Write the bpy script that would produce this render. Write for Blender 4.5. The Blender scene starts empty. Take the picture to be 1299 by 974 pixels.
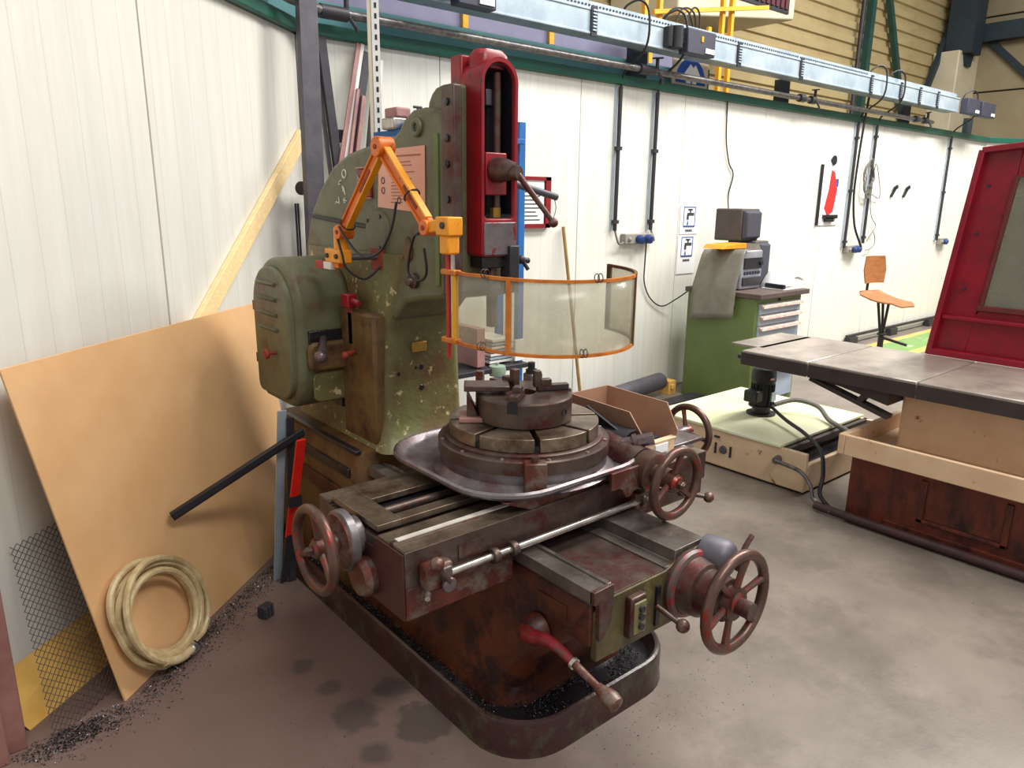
import bpy, bmesh, math, random
from mathutils import Vector, Matrix, noise
random.seed(7)
S = bpy.context.scene
COL = S.collection
PI = math.pi
def lin(c): 
    return tuple(((x/255)/12.92 if x <= 10 else (((x/255)+.055)/1.055)**2.4) for x in c[:3]) + (1,)

# ------------------------------------------------------------------ camera
F, YAW, PITCH, ROLL, CAMH = 924.77, math.radians(39.895), math.radians(14.152), math.radians(-.603), 1.65
cd = bpy.data.cameras.new('camera'); cam = bpy.data.objects.new('camera', cd); COL.objects.link(cam)
cd.sensor_width = 36; cd.sensor_fit = 'HORIZONTAL'; cd.lens = F*36/1299; cd.clip_start = .05; cd.clip_end = 100
fw = Vector((math.sin(YAW)*math.cos(PITCH), math.cos(YAW)*math.cos(PITCH), -math.sin(PITCH)))
rt = Vector((math.cos(YAW), -math.sin(YAW), 0)); dn = fw.cross(rt)
r2 = rt*math.cos(ROLL)+dn*math.sin(ROLL); d2 = dn*math.cos(ROLL)-rt*math.sin(ROLL)
mw = Matrix((r2, -d2, -fw)).transposed().to_4x4(); mw.translation = (0, 0, CAMH); cam.matrix_world = mw
S.camera = cam
# ------------------------------------------------------------------ world, lamps, exposure
w = bpy.data.worlds.new('hall_ambient'); S.world = w; w.use_nodes = True
w.node_tree.nodes['Background'].inputs[0].default_value = lin((250, 250, 252)); w.node_tree.nodes['Background'].inputs[1].default_value = .5
def area(name, loc, size, power, col=(255, 252, 247), tgt=None):
    l = bpy.data.lights.new(name, 'AREA'); l.shape = 'RECTANGLE'; l.size, l.size_y = size; l.energy = power; l.color = lin(col)[:3]
    o = bpy.data.objects.new(name, l); COL.objects.link(o); o.location = loc
    if tgt: o.rotation_euler = (Vector(tgt)-Vector(loc)).to_track_quat('-Z', 'Y').to_euler()
    return o
area('hall_lamp', (5.2, 1.0, 6.5), (3.5, 1.2), 330)
area('hall_lamp', (9.6, .9, 6.5), (4.0, 1.5), 660)
area('hall_lamp', (1.5, -2.6, 6.5), (3.5, 1.2), 260)
S.view_settings.view_transform = 'Standard'; S.view_settings.look = 'None'; S.view_settings.gamma = 1
S.view_settings.use_curve_mapping = False; S.view_settings.exposure = .35

# ------------------------------------------------------------------ materials
MATS = {}
def mat(name, c, c2=None, scale=6, rough=.6, metal=0, bump=0., bscale=80, wear=None, wamt=.5, wscale=14, st=(1, 1, 1), spec=.5, wsoft=.06, wst=(1, 1, 1)):
    m = bpy.data.materials.new(name); m.use_nodes = True; nt = m.node_tree; N = nt.nodes; L = nt.links
    b = N['Principled BSDF']; b.inputs['Roughness'].default_value = rough; b.inputs['Metallic'].default_value = metal
    b.inputs['Specular IOR Level'].default_value = spec
    if c2 is None: c2 = tuple(max(0, x*.88) for x in c)
    tc = N.new('ShaderNodeTexCoord'); mp = N.new('ShaderNodeMapping'); mp.inputs['Scale'].default_value = st
    L.new(tc.outputs['Object'], mp.inputs[0])
    n = N.new('ShaderNodeTexNoise'); n.inputs['Scale'].default_value = scale; n.inputs['Detail'].default_value = 6; n.inputs['Roughness'].default_value = .62
    L.new(mp.outputs[0], n.inputs['Vector'])
    r = N.new('ShaderNodeValToRGB'); r.color_ramp.elements[0].position = .36; r.color_ramp.elements[1].position = .66
    r.color_ramp.elements[0].color = lin(c); r.color_ramp.elements[1].color = lin(c2); L.new(n.outputs[0], r.inputs[0])
    out = r.outputs[0]
    if wear:
        mp2 = N.new('ShaderNodeMapping'); mp2.inputs['Scale'].default_value = wst; mp2.inputs['Location'].default_value = (3.1, 1.7, .4)
        L.new(tc.outputs['Object'], mp2.inputs[0])
        n2 = N.new('ShaderNodeTexNoise'); n2.inputs['Scale'].default_value = wscale; n2.inputs['Detail'].default_value = 8; n2.inputs['Roughness'].default_value = .7
        L.new(mp2.outputs[0], n2.inputs['Vector'])
        r3 = N.new('ShaderNodeValToRGB'); t = 1-wamt; lo = .3+.4*t
        r3.color_ramp.elements[0].position = lo-wsoft/2; r3.color_ramp.elements[1].position = lo+wsoft/2
        r3.color_ramp.elements[0].color = (0, 0, 0, 1); r3.color_ramp.elements[1].color = (1, 1, 1, 1)
        L.new(n2.outputs[0], r3.inputs[0])
        mx = N.new('ShaderNodeMix'); mx.data_type = 'RGBA'; L.new(r3.outputs[0], mx.inputs[0]); L.new(out, mx.inputs[6]); mx.inputs[7].default_value = lin(wear)
        out = mx.outputs[2]
    L.new(out, b.inputs['Base Color'])
    if bump:
        n4 = N.new('ShaderNodeTexNoise'); n4.inputs['Scale'].default_value = bscale; n4.inputs['Detail'].default_value = 4
        L.new(mp.outputs[0], n4.inputs['Vector'])
        bp = N.new('ShaderNodeBump'); bp.inputs['Strength'].default_value = bump; bp.inputs['Distance'].default_value = .01
        L.new(n4.outputs[0], bp.inputs['Height']); L.new(bp.outputs[0], b.inputs['Normal'])
    MATS[name] = m
    return m
def clear_mat(name, tint, solid, fac, rough=.2):
    m = bpy.data.materials.new(name); m.use_nodes = True; nt = m.node_tree; N = nt.nodes; L = nt.links
    b = N['Principled BSDF']; b.inputs['Base Color'].default_value = lin(solid); b.inputs['Roughness'].default_value = rough
    t = N.new('ShaderNodeBsdfTransparent'); t.inputs[0].default_value = lin(tint)
    n = N.new('ShaderNodeTexNoise'); n.inputs['Scale'].default_value = 9; n.inputs['Detail'].default_value = 6
    tc = N.new('ShaderNodeTexCoord'); L.new(tc.outputs['Object'], n.inputs['Vector'])
    mr = N.new('ShaderNodeMapRange'); mr.inputs[1].default_value = .3; mr.inputs[2].default_value = .7; mr.inputs[3].default_value = fac-.1; mr.inputs[4].default_value = fac+.1
    L.new(n.outputs[0], mr.inputs[0])
    x = N.new('ShaderNodeMixShader'); L.new(mr.outputs[0], x.inputs[0]); L.new(t.outputs[0], x.inputs[1]); L.new(b.outputs[0], x.inputs[2])
    L.new(x.outputs[0], N['Material Output'].inputs[0]); MATS[name] = m
    return m
def wall_mat(name, c, c2, stain, sc=1.0):
    m = mat(name, c, c2, 2.2, .5, 0, 0, st=(1, 1, .35), wear=stain, wamt=.16, wscale=3.0, wsoft=.5, wst=(7, 7, .5))
    nt = m.node_tree; N = nt.nodes; L = nt.links; b = N['Principled BSDF']
    tc = N.new('ShaderNodeTexCoord'); wv = N.new('ShaderNodeTexWave'); wv.wave_type = 'BANDS'; wv.bands_direction = 'X'; wv.wave_profile = 'SAW'
    wv.inputs['Scale'].default_value = 3.2; wv.inputs['Distortion'].default_value = 0
    L.new(tc.outputs['Object'], wv.inputs[0])
    bp = N.new('ShaderNodeBump'); bp.inputs['Strength'].default_value = .35; bp.inputs['Distance'].default_value = .004
    L.new(wv.outputs[1], bp.inputs['Height']); L.new(bp.outputs[0], b.inputs['Normal'])
    src = b.inputs['Base Color'].links[0].from_socket
    sp = N.new('ShaderNodeSeparateXYZ'); L.new(tc.outputs['Object'], sp.inputs[0])
    def mth(op, a, k):
        q = N.new('ShaderNodeMath'); q.operation = op; L.new(a, q.inputs[0]); q.inputs[1].default_value = k; return q.outputs[0]
    rib = mth('MULTIPLY', mth('LESS_THAN', mth('FRACT', mth('MULTIPLY', sp.outputs[0], 1/.124), 0), .035), .28)      # pressed ribs of the sheet facing, their shade painted as darker lines
    mx = N.new('ShaderNodeMix'); mx.data_type = 'RGBA'; L.new(rib, mx.inputs[0]); L.new(src, mx.inputs[6]); mx.inputs[7].default_value = lin(tuple(x*.72 for x in c))
    L.new(mx.outputs[2], b.inputs['Base Color'])
    return m
wall_mat('wall_paint', (233, 232, 224), (223, 224, 217), (214, 210, 192))
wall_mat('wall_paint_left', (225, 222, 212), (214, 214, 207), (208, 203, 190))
mat('trim_green', (22, 92, 74), (26, 78, 66), 3, .45)
mat('dark_gap', (40, 40, 40), rough=.9)
mat('teal', (98, 150, 152), (78, 130, 136), 2, .5)
mat('lavender', (128, 124, 150), (112, 108, 134), 2, .6)
mat('galv', (186, 200, 210), (158, 174, 186), 5, .45, .35)
mat('steel_pipe', (128, 124, 122), (88, 84, 84), 30, .4, .7)
mat('dark_box', (58, 60, 76), (48, 50, 62), 5, .55)
mat('black_plastic', (22, 22, 26), (30, 30, 34), 10, .5)
mat('black_steel', (44, 42, 48), (58, 56, 62), 12, .5, .2)
mat('grey_steel', (92, 88, 94), (76, 74, 82), 10, .5, .3)
mat('yellow', (232, 170, 30), (215, 150, 24), 5, .5)
mat('orange', (226, 118, 22), (206, 94, 16), 12, .45, wear=(120, 50, 20), wamt=.22, wscale=30)
mat('orange_yellow', (240, 160, 24), (226, 138, 18), 12, .45, wear=(150, 80, 20), wamt=.15, wscale=30)
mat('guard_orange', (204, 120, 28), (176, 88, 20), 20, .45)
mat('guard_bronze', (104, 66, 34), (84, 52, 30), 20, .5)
mat('rust_red', (150, 50, 34), (110, 44, 32), 12, .6)
mat('signal_red', (226, 40, 26), (206, 30, 22), 5, .4)
mat('machine_red', (148, 14, 26), (120, 12, 24), 7, .38, wear=(70, 50, 50), wamt=.2, wscale=26)
mat('machine_green', (104, 106, 78), (88, 86, 60), 5, .5, 0, .12, 50, wear=(92, 58, 34), wamt=.25, wscale=7, wsoft=.2)
mat('worn_green', (106, 108, 66), (96, 70, 40), 5, .45, 0, .25, 50, wear=(190, 172, 128), wamt=.2, wscale=22, wsoft=.05)
mat('olive_brown', (108, 84, 44), (94, 62, 32), 6, .55, 0, .15, 50, wear=(58, 34, 26), wamt=.3, wscale=8, wsoft=.2)
mat('rust_orange', (94, 46, 22), (68, 30, 20), 6, .45, 0, .15, 60, wear=(44, 20, 20), wamt=.42, wscale=9, wsoft=.15)
mat('pan_paint', (62, 34, 30), (48, 28, 28), 6, .34, 0, .12, 60, wear=(70, 68, 50), wamt=.3, wscale=11, wsoft=.15)
mat('oil_hollow_black', (26, 24, 28), (38, 34, 36), 14, .25)  # black oil; also the dark of slots and holes put into colour
mat('way_steel', (150, 134, 116), (112, 97, 82), 9, .36, .75, .05, 120, st=(1, 1, 1), wear=(84, 66, 52), wamt=.3, wscale=8, wsoft=.2)
mat('dark_steel', (98, 84, 76), (76, 60, 54), 10, .4, .55, .06, 90, wear=(84, 40, 36), wamt=.36, wscale=9, wsoft=.15)
mat('iron_red', (104, 52, 42), (78, 40, 36), 9, .42, .35, .08, 80, wear=(112, 98, 88), wamt=.34, wscale=12, wsoft=.12)
mat('bright_steel', (206, 200, 190), (160, 152, 142), 14, .28, .85)
mat('wheel_iron', (104, 82, 72), (84, 58, 50), 16, .35, .55, .06, 90, wear=(140, 44, 34), wamt=.28, wscale=12)
mat('tray_iron', (128, 122, 124), (98, 90, 92), 8, .34, .55, .06, 70, wear=(92, 48, 44), wamt=.28, wscale=6, wsoft=.2)
mat('hardboard', (222, 178, 128), (212, 164, 112), 3, .6, 0, .02, 200)
mat('pine', (246, 220, 168), (236, 202, 142), 8, .6, 0, .05, 60, st=(1, 8, 8))
mat('hose', (206, 186, 142), (172, 146, 102), 20, .35)
mat('hose_clear', (206, 188, 150), (180, 150, 104), 24, .3)
mat('blue', (34, 104, 172), (28, 92, 156), 5, .5)
mat('paper_pink', (238, 182, 158), (230, 172, 150), 4, .8)
mat('paper', (240, 240, 238), (230, 230, 230), 4, .8)
mat('ink', (60, 60, 70), rough=.8)
mat('ink_pink', (178, 112, 96), rough=.8)
mat('ink_blue', (24, 84, 178), rough=.7)
mat('ink_red', (214, 40, 36), rough=.7)
mat('chalk', (226, 224, 212), rough=.9)
mat('cabinet_green', (102, 120, 66), (92, 107, 58), 3, .5)
mat('drawer_blue', (164, 178, 190), (148, 162, 176), 6, .5)
mat('drawer_grip', (214, 206, 196), (180, 120, 100), 60, .5)
mat('bench_top', (92, 76, 70), (74, 62, 58), 8, .7)
mat('speaker_brown', (84, 76, 72), (72, 66, 64), 8, .7)
mat('speaker_grille', (70, 70, 80), (58, 58, 68), 60, .8)
mat('silver_plastic', (176, 178, 186), (150, 152, 160), 8, .4, .3)
clear_mat('dusty_sheet', (196, 190, 176), (150, 146, 134), .62, .4)
mat('plywood', (168, 110, 62), (148, 90, 46), 6, .5, 0, .03, 60, st=(2, 2, 9))
mat('chair_steel', (46, 44, 42), (60, 56, 52), 10, .5, .3)
mat('floor_green', (104, 146, 76), (122, 152, 92), 4, .6, wear=(170, 170, 140), wamt=.2, wscale=6)
mat('floor_yellow', (212, 176, 96), (196, 160, 86), 4, .6, wear=(190, 180, 150), wamt=.2, wscale=6)
mat('table_grey', (190, 180, 168), (160, 148, 138), 3, .33, .45, wear=(120, 108, 100), wamt=.2, wscale=4, wsoft=.3)
mat('table_side', (70, 60, 58), (58, 48, 46), 6, .5, .2)
mat('cream_paint', (224, 194, 160), (210, 174, 138), 4, .5, wear=(110, 70, 44), wamt=.12, wscale=16)
mat('tank_cream', (222, 194, 160), (206, 176, 142), 4, .5, wear=(120, 84, 60), wamt=.16, wscale=10)
mat('tank_lid', (232, 232, 204), (216, 222, 170), 2.5, .4)
mat('rusty_base', (122, 56, 36), (96, 42, 30), 6, .5, 0, .1, 40, wear=(46, 24, 24), wamt=.36, wscale=8, wsoft=.2, wst=(1, 1, .4))
mat('panel_crimson', (142, 10, 36), (124, 10, 32), 3, .35, wear=(86, 22, 34), wamt=.22, wscale=5, wsoft=.25)
clear_mat('grimy_glass', (186, 186, 176), (120, 118, 108), .5, .3)
clear_mat('guard_screen', (236, 234, 224), (196, 192, 178), .3, .2)
mat('bin_plastic', (160, 124, 100), (146, 108, 86), 4, .45)
mat('hall_cream', (182, 164, 120), (170, 150, 106), 2, .6)
mat('hall_panel', (150, 138, 108), (140, 126, 98), 2, .7)
mat('hall_steel', (30, 42, 52), (36, 52, 58), 3, .6)
mat('hall_green', (36, 76, 66), (30, 62, 56), 3, .55)
mat('heater_white', (206, 196, 170), (196, 184, 156), 3, .5)
mat('heater_grille', (92, 34, 44), (70, 24, 34), 3, .6)
mat('cable', (30, 28, 30), rough=.55)
mat('cable_grey', (120, 116, 110), rough=.6)
mat('socket_grey', (150, 146, 136), (130, 126, 118), 8, .5)
mat('socket_blue', (36, 62, 120), (30, 52, 104), 8, .45)
mat('post_pink', (156, 112, 102), (128, 86, 78), 8, .55)
mat('insulation', (228, 184, 96), (212, 162, 78), 7, .8, 0, .2, 40)
mat('swarf', (150, 150, 158), (54, 50, 52), 160, .3, .8)
mat('swarf_dark', (48, 44, 48), (22, 20, 24), 120, .3, .6)
mat('white_paint', (232, 230, 224), (214, 212, 206), 5, .5)
mat('pinkish_bar', (176, 130, 124), (150, 108, 104), 8, .55)
mat('red_plate', (150, 40, 34), (120, 34, 30), 12, .5)
mat('brass', (168, 132, 52), (140, 106, 40), 12, .45, .3)
mat('chipped_red', (158, 26, 30), (120, 20, 26), 8, .4, wear=(84, 70, 66), wamt=.52, wscale=9)
mat('post_red', (176, 44, 26), (150, 34, 24), 10, .45)
mat('bed_steel', (140, 132, 124), (104, 96, 90), 7, .34, .7, .05, 100, wear=(80, 66, 58), wamt=.28, wscale=6, wsoft=.2)
mat('switch_olive', (120, 114, 76), (104, 96, 62), 10, .5)
mat('front_olive', (86, 78, 48), (68, 54, 34), 6, .45, .1, .15, 50, wear=(120, 116, 60), wamt=.22, wscale=7, wsoft=.2)
mat('pipe_brown', (72, 46, 42), (56, 38, 36), 12, .5)
mat('frame_rust', (104, 34, 34), (84, 30, 30), 12, .5)
mat('maroon_iron', (82, 42, 38), (62, 34, 32), 8, .45, .2, .1, 60)
mat('way_highlight', (236, 230, 218), (214, 206, 192), 20, .25, .3)  # pale tint standing in for the bright highlight along the way strip
mat('nose_worn', (118, 110, 110), (92, 84, 86), 9, .45, .4, .08, 60, wear=(120, 20, 28), wamt=.36, wscale=10)
mat('lever_red', (128, 26, 34), (98, 24, 28), 9, .4, wear=(90, 50, 44), wamt=.3, wscale=12)
mat('green_cap', (150, 168, 150), (124, 146, 126), 8, .5)
mat('broom_wood', (170, 136, 84), (140, 106, 60), 12, .6)

def floor_mat():
    m = mat('floor_concrete', (134, 124, 113), (113, 103, 94), 1.6, .42, 0, .06, 60, wear=(95, 84, 76), wamt=.3, wscale=2.2, wsoft=.25)
    nt = m.node_tree; N = nt.nodes; L = nt.links; b = N['Principled BSDF']
    src = b.inputs['Base Color'].links[0].from_socket
    tc = N.new('ShaderNodeTexCoord'); nz = N.new('ShaderNodeTexNoise'); nz.inputs['Scale'].default_value = 5; nz.inputs['Detail'].default_value = 5
    L.new(tc.outputs['Object'], nz.inputs['Vector'])
    nz2 = N.new('ShaderNodeTexNoise'); nz2.inputs['Scale'].default_value = 16; nz2.inputs['Detail'].default_value = 4; L.new(tc.outputs['Object'], nz2.inputs['Vector'])
    def blob(c, rx, soft, col, amp, prev, lo=.0):
        vm = N.new('ShaderNodeVectorMath'); vm.operation = 'DISTANCE'; L.new(tc.outputs['Object'], vm.inputs[0]); vm.inputs[1].default_value = (c[0], c[1], 0)
        ad = N.new('ShaderNodeMath'); ad.operation = 'MULTIPLY_ADD'; L.new((nz if rx > .3 else nz2).outputs[0], ad.inputs[0]); ad.inputs[1].default_value = rx*amp; L.new(vm.outputs['Value'], ad.inputs[2])
        mr = N.new('ShaderNodeMapRange'); mr.inputs[1].default_value = rx+rx*amp*.5-soft; mr.inputs[2].default_value = rx+rx*amp*.5+soft
        mr.inputs[3].default_value = 1-lo; mr.inputs[4].default_value = 0; L.new(ad.outputs[0], mr.inputs[0])
        mx = N.new('ShaderNodeMix'); mx.data_type = 'RGBA'; L.new(mr.outputs[0], mx.inputs[0]); L.new(prev, mx.inputs[6]); mx.inputs[7].default_value = lin(col)
        return mx.outputs[2]
    src = blob((.55, 2.3), 1.15, .7, (116, 93, 86), .9, src, .15)      # reddish oil-soaked concrete by the machine
    for c, r in (((.931, 1.902), .075), ((.93, 2.083), .04), ((1.09, 1.74), .09), ((1.1, 1.95), .06), ((.9, 1.715), .045), ((.91, 2.26), .04)):
        src = blob(c, r, .014, (76, 67, 66), 1.5, src, .3)
    L.new(src, b.inputs['Base Color'])
floor_mat()
M = MATS

# ------------------------------------------------------------------ mesh builder
def V(*a): return Vector(a)
def rrect(x0, x1, y0, y1, r, n=6):
    if not isinstance(r, (tuple, list)): r = (r,)*4
    out = []
    for (cx, cy, a0, rr) in ((x1-r[0], y1-r[0], 0, r[0]), (x0+r[1], y1-r[1], 90, r[1]), (x0+r[2], y0+r[2], 180, r[2]), (x1-r[3], y0+r[3], 270, r[3])):
        for i in range(n+1):
            a = math.radians(a0+90*i/n); out.append((cx+rr*math.cos(a), cy+rr*math.sin(a)))
    return out
class MB:
    def __init__(s): s.v = []; s.f = []
    def add(s, vs, fs):
        o = len(s.v); s.v += [tuple(v) for v in vs]; s.f += [tuple(i+o for i in f) for f in fs]; return s
    def box(s, x0, x1, y0, y1, z0, z1):
        return s.add([(x, y, z) for z in (z0, z1) for y in (y0, y1) for x in (x0, x1)], [(0, 2, 3, 1), (4, 5, 7, 6), (0, 1, 5, 4), (2, 6, 7, 3), (0, 4, 6, 2), (1, 3, 7, 5)])
    def obox(s, c, ax, ay, az):
        c = Vector(c); ax, ay, az = Vector(ax), Vector(ay), Vector(az)
        return s.add([c+ax*i+ay*j+az*k for k in (-1, 1) for j in (-1, 1) for i in (-1, 1)], [(0, 2, 3, 1), (4, 5, 7, 6), (0, 1, 5, 4), (2, 6, 7, 3), (0, 4, 6, 2), (1, 3, 7, 5)])
    def beam(s, p, q, w, h, up=(0, 0, 1)):
        p, q = Vector(p), Vector(q); d = (q-p); L = d.length; d.normalize(); up = Vector(up)
        sx = d.cross(up)
        if sx.length < 1e-4: sx = d.cross(Vector((1, 0, 0)))
        sx.normalize(); u = sx.cross(d)
        return s.obox((p+q)/2, d*L/2, sx*w/2, u*h/2)
    def rings(s, R, cap0=True, cap1=True, closed=False):
        n = len(R[0]); o = len(s.v)
        for r in R: s.v += [tuple(p) for p in r]
        m = len(R)
        for k in range(m if closed else m-1):
            for i in range(n):
                a, b = o+k*n+i, o+k*n+(i+1) % n; k2 = (k+1) % m
                s.f.append((a, b, o+k2*n+(i+1) % n, o+k2*n+i))
        if not closed:
            if cap0: s.f.append(tuple(o+i for i in range(n))[::-1])
            if cap1: s.f.append(tuple(o+(m-1)*n+i for i in range(n)))
        return s
    def prism(s, pts, axis, a, b):
        def P(p, t): return {'x': (t, p[0], p[1]), 'y': (p[0], t, p[1]), 'z': (p[0], p[1], t)}[axis]
        return s.rings([[P(p, a) for p in pts], [P(p, b) for p in pts]])
    def lathe(s, prof, o, ax=(0, 0, 1), n=24):
        ax = Vector(ax).normalized(); t = Vector((1, 0, 0)) if abs(ax.x) < .9 else Vector((0, 1, 0))
        u = ax.cross(t).normalized(); w = ax.cross(u); o = Vector(o)
        return s.rings([[o+ax*h+(u*math.cos(2*PI*i/n)+w*math.sin(2*PI*i/n))*max(r, 1e-4) for i in range(n)] for r, h in prof])
    def cyl(s, p, q, r, r2=None, n=16):
        p, q = Vector(p), Vector(q); d = q-p
        return s.lathe([(r, 0), (r if r2 is None else r2, d.length)], p, d, n)
    def ball(s, c, r, n=14):
        k = n//2
        return s.lathe([(r*math.sin(PI*i/k), -r*math.cos(PI*i/k)) for i in range(k+1)], c, (0, 0, 1), n)
    def torus(s, c, ax, R, r, n=32, m=8, sx=1):
        ax = Vector(ax).normalized(); t = Vector((1, 0, 0)) if abs(ax.x) < .9 else Vector((0, 1, 0))
        u = ax.cross(t).normalized(); w = ax.cross(u); c = Vector(c); rr = []
        for i in range(n):
            a = 2*PI*i/n; e = u*math.cos(a)+w*math.sin(a)
            rr.append([c+e*(R+r*math.cos(2*PI*j/m))+ax*(sx*r*math.sin(2*PI*j/m)) for j in range(m)])
        return s.rings(rr, closed=True)
    def tube(s, pts, r, n=8, closed=False):
        pts = [Vector(p) for p in pts]; m = len(pts); rs = r if isinstance(r, (list, tuple)) else [r]*m; R = []; u = None
        for i in range(m):
            if closed: d = pts[(i+1) % m]-pts[i-1]
            else: d = pts[min(i+1, m-1)]-pts[max(i-1, 0)]
            d.normalize()
            if u is None:
                t = Vector((0, 0, 1)) if abs(d.z) < .9 else Vector((1, 0, 0)); u = d.cross(t).normalized()
            u = (u-d*u.dot(d)).normalized(); w = d.cross(u)
            R.append([pts[i]+(u*math.cos(2*PI*j/n+PI/n)+w*math.sin(2*PI*j/n+PI/n))*rs[i] for j in range(n)])
        return s.rings(R, closed=closed)
    def build(s, name, m, parent=None, bevel=0, smooth=38, bseg=2):
        bm = bmesh.new(); vs = [bm.verts.new(v) for v in s.v]
        for f in s.f:
            try: bm.faces.new([vs[i] for i in f])
            except ValueError: pass
        bmesh.ops.recalc_face_normals(bm, faces=bm.faces)
        xs = [v.co.x for v in bm.verts]; ys = [v.co.y for v in bm.verts]; zs = [v.co.z for v in bm.verts]
        o = Vector(((min(xs)+max(xs))/2, (min(ys)+max(ys))/2, min(zs)))
        for v in bm.verts: v.co -= o
        me = bpy.data.meshes.new(name); bm.to_mesh(me); bm.free()
        if smooth:
            for p in me.polygons: p.use_smooth = True
            me.set_sharp_from_angle(angle=math.radians(smooth))
        me.materials.append(M[m]); ob = bpy.data.objects.new(name, me); COL.objects.link(ob)
        ob['wo'] = tuple(o)
        if parent is not None:
            ob.parent = parent; ob.location = o-Vector(parent['wo'])
        else: ob.location = o
        if bevel:
            b = ob.modifiers.new('bevel', 'BEVEL'); b.width = bevel; b.segments = bseg; b.limit_method = 'ANGLE'; b.angle_limit = math.radians(40)
            b.harden_normals = False
        return ob
def tag(o, label, cat, group=None, kind=None):
    o['label'] = label; o['category'] = cat
    if group: o['group'] = group
    if kind: o['kind'] = kind
    return o
def thing(name, loc, label, cat, group=None):
    o = bpy.data.objects.new(name, None); COL.objects.link(o); o.location = loc; o['wo'] = tuple(loc); o.empty_display_size = .1
    return tag(o, label, cat, group)
def struct(o): o['kind'] = 'structure'; return o
def dup(root, d, label=None):
    c = root.copy(); COL.objects.link(c); c.location = root.location+Vector(d); c['wo'] = tuple(Vector(root['wo'])+Vector(d))
    if label: c['label'] = label
    for ch in list(root.children):
        k = ch.copy(); COL.objects.link(k); k.parent = c
        for g in list(ch.children):
            q = g.copy(); COL.objects.link(q); q.parent = k
    return c
def smoothpath(pts, n=6):
    pts = [Vector(p) for p in pts]; out = []
    for i in range(len(pts)-1):
        p0, p1, p2, p3 = pts[max(i-1, 0)], pts[i], pts[i+1], pts[min(i+2, len(pts)-1)]
        for k in range(n):
            t = k/n; out.append(.5*((2*p1)+(p2-p0)*t+(2*p0-5*p1+4*p2-p3)*t*t+(3*p1-p0-3*p2+p3)*t**3))
    return out+[pts[-1]]
def text(s, size, name, m, parent, mtx, extrude=.0008):
    c = bpy.data.curves.new(name, 'FONT'); c.body = s; c.size = size; c.extrude = extrude; c.align_x = 'CENTER'; c.align_y = 'CENTER'
    t = bpy.data.objects.new(name, c); COL.objects.link(t)
    dg = bpy.context.evaluated_depsgraph_get(); me = bpy.data.meshes.new_from_object(t.evaluated_get(dg))
    bpy.data.objects.remove(t)
    b = MB(); b.add([mtx @ v.co for v in me.vertices], [tuple(p.vertices) for p in me.polygons]); return b.build(name, m, parent, smooth=0)

# ================================================================== THE SETTING
fl = MB().box(-4, 17, -4, 7, -.1, 0).build('floor', 'floor_concrete'); struct(fl)
# floor object space equals world xy for the stain positions
off = Vector(fl['wo']); fl.data.transform(Matrix.Translation(off)); fl.location = (0, 0, 0); fl['wo'] = (0, 0, 0)
LW = Vector((1.85, 4.09, 0)); LD = Vector((-math.cos(math.radians(40)), -math.sin(math.radians(40)), 0)); LN = Vector((math.sin(math.radians(40)), -math.cos(math.radians(40)), 0))
def L(s, z, off=0): return LW+LD*s+LN*off+Vector((0, 0, z))
ZT = 2.52
wb = MB().box(1.83, 12.25, 4.11, 4.19, 0, ZT).build('wall_back', 'dark_gap'); struct(wb)
sx = [1.85, 2.80, 4.056, 5.29, 6.52, 7.757, 9.0, 10.24, 11.48, 12.2]
for a, b in zip(sx, sx[1:]):
    MB().box(a+.003, b-.003, 4.09, 4.125, .004, ZT-.002).build('wall_panel', 'wall_paint', wb, .003)
wl = MB().prism([tuple((L(s, 0, o))[:2]) for s, o in ((0, -.02), (6, -.02), (6, -.10), (-.1, -.10))], 'z', 0, ZT).build('wall_left', 'dark_gap'); struct(wl)
ls = [0, 1.321, 2.56, 3.80, 5.04, 6.0]
for a, b in zip(ls, ls[1:]):
    c = L((a+b)/2, 1.26, -.0175)
    o = MB().obox((0, 0, 0), (((b-a)/2-.005), 0, 0), (0, .0175, 0), (0, 0, 1.258)).build('wall_panel', 'wall_paint_left', None, .003)
    o.parent = wl; o.rotation_euler = (0, 0, math.radians(40)); o.location = c-Vector(wl['wo'])-Vector((0, 0, 1.258))
RD = Vector((math.cos(math.radians(-25)), math.sin(math.radians(-25)), 0)); RN = Vector((RD.y, -RD.x, 0))
R0 = Vector((12.2, 4.09, 0))
def Rw(s, z, off=0): return R0+RD*s+RN*off+Vector((0, 0, z))
wr = MB().prism([tuple(Rw(s, 0, o)[:2]) for s, o in ((0, 0), (4.5, 0), (4.5, -.09), (-.0, -.09))], 'z', 0, ZT).build('wall_right', 'wall_paint'); struct(wr)
# green capping profile
struct(MB().box(1.80, 12.22, 4.045, 4.2, ZT-.002, 2.585).build('trim_1', 'trim_green', None, .006))
struct(MB().prism([tuple(L(s, 0, o)[:2]) for s, o in ((-.03, .045), (6, .045), (6, -.1), (-.1, -.1))], 'z', ZT-.002, 2.585).build('trim_2', 'trim_green', None, .006))
struct(MB().prism([tuple(Rw(s, 0, o)[:2]) for s, o in ((-.02, .045), (4.5, .045), (4.5, -.1), (0, -.1))], 'z', ZT-.002, 2.585).build('trim_3', 'trim_green', None, .006))
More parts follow.
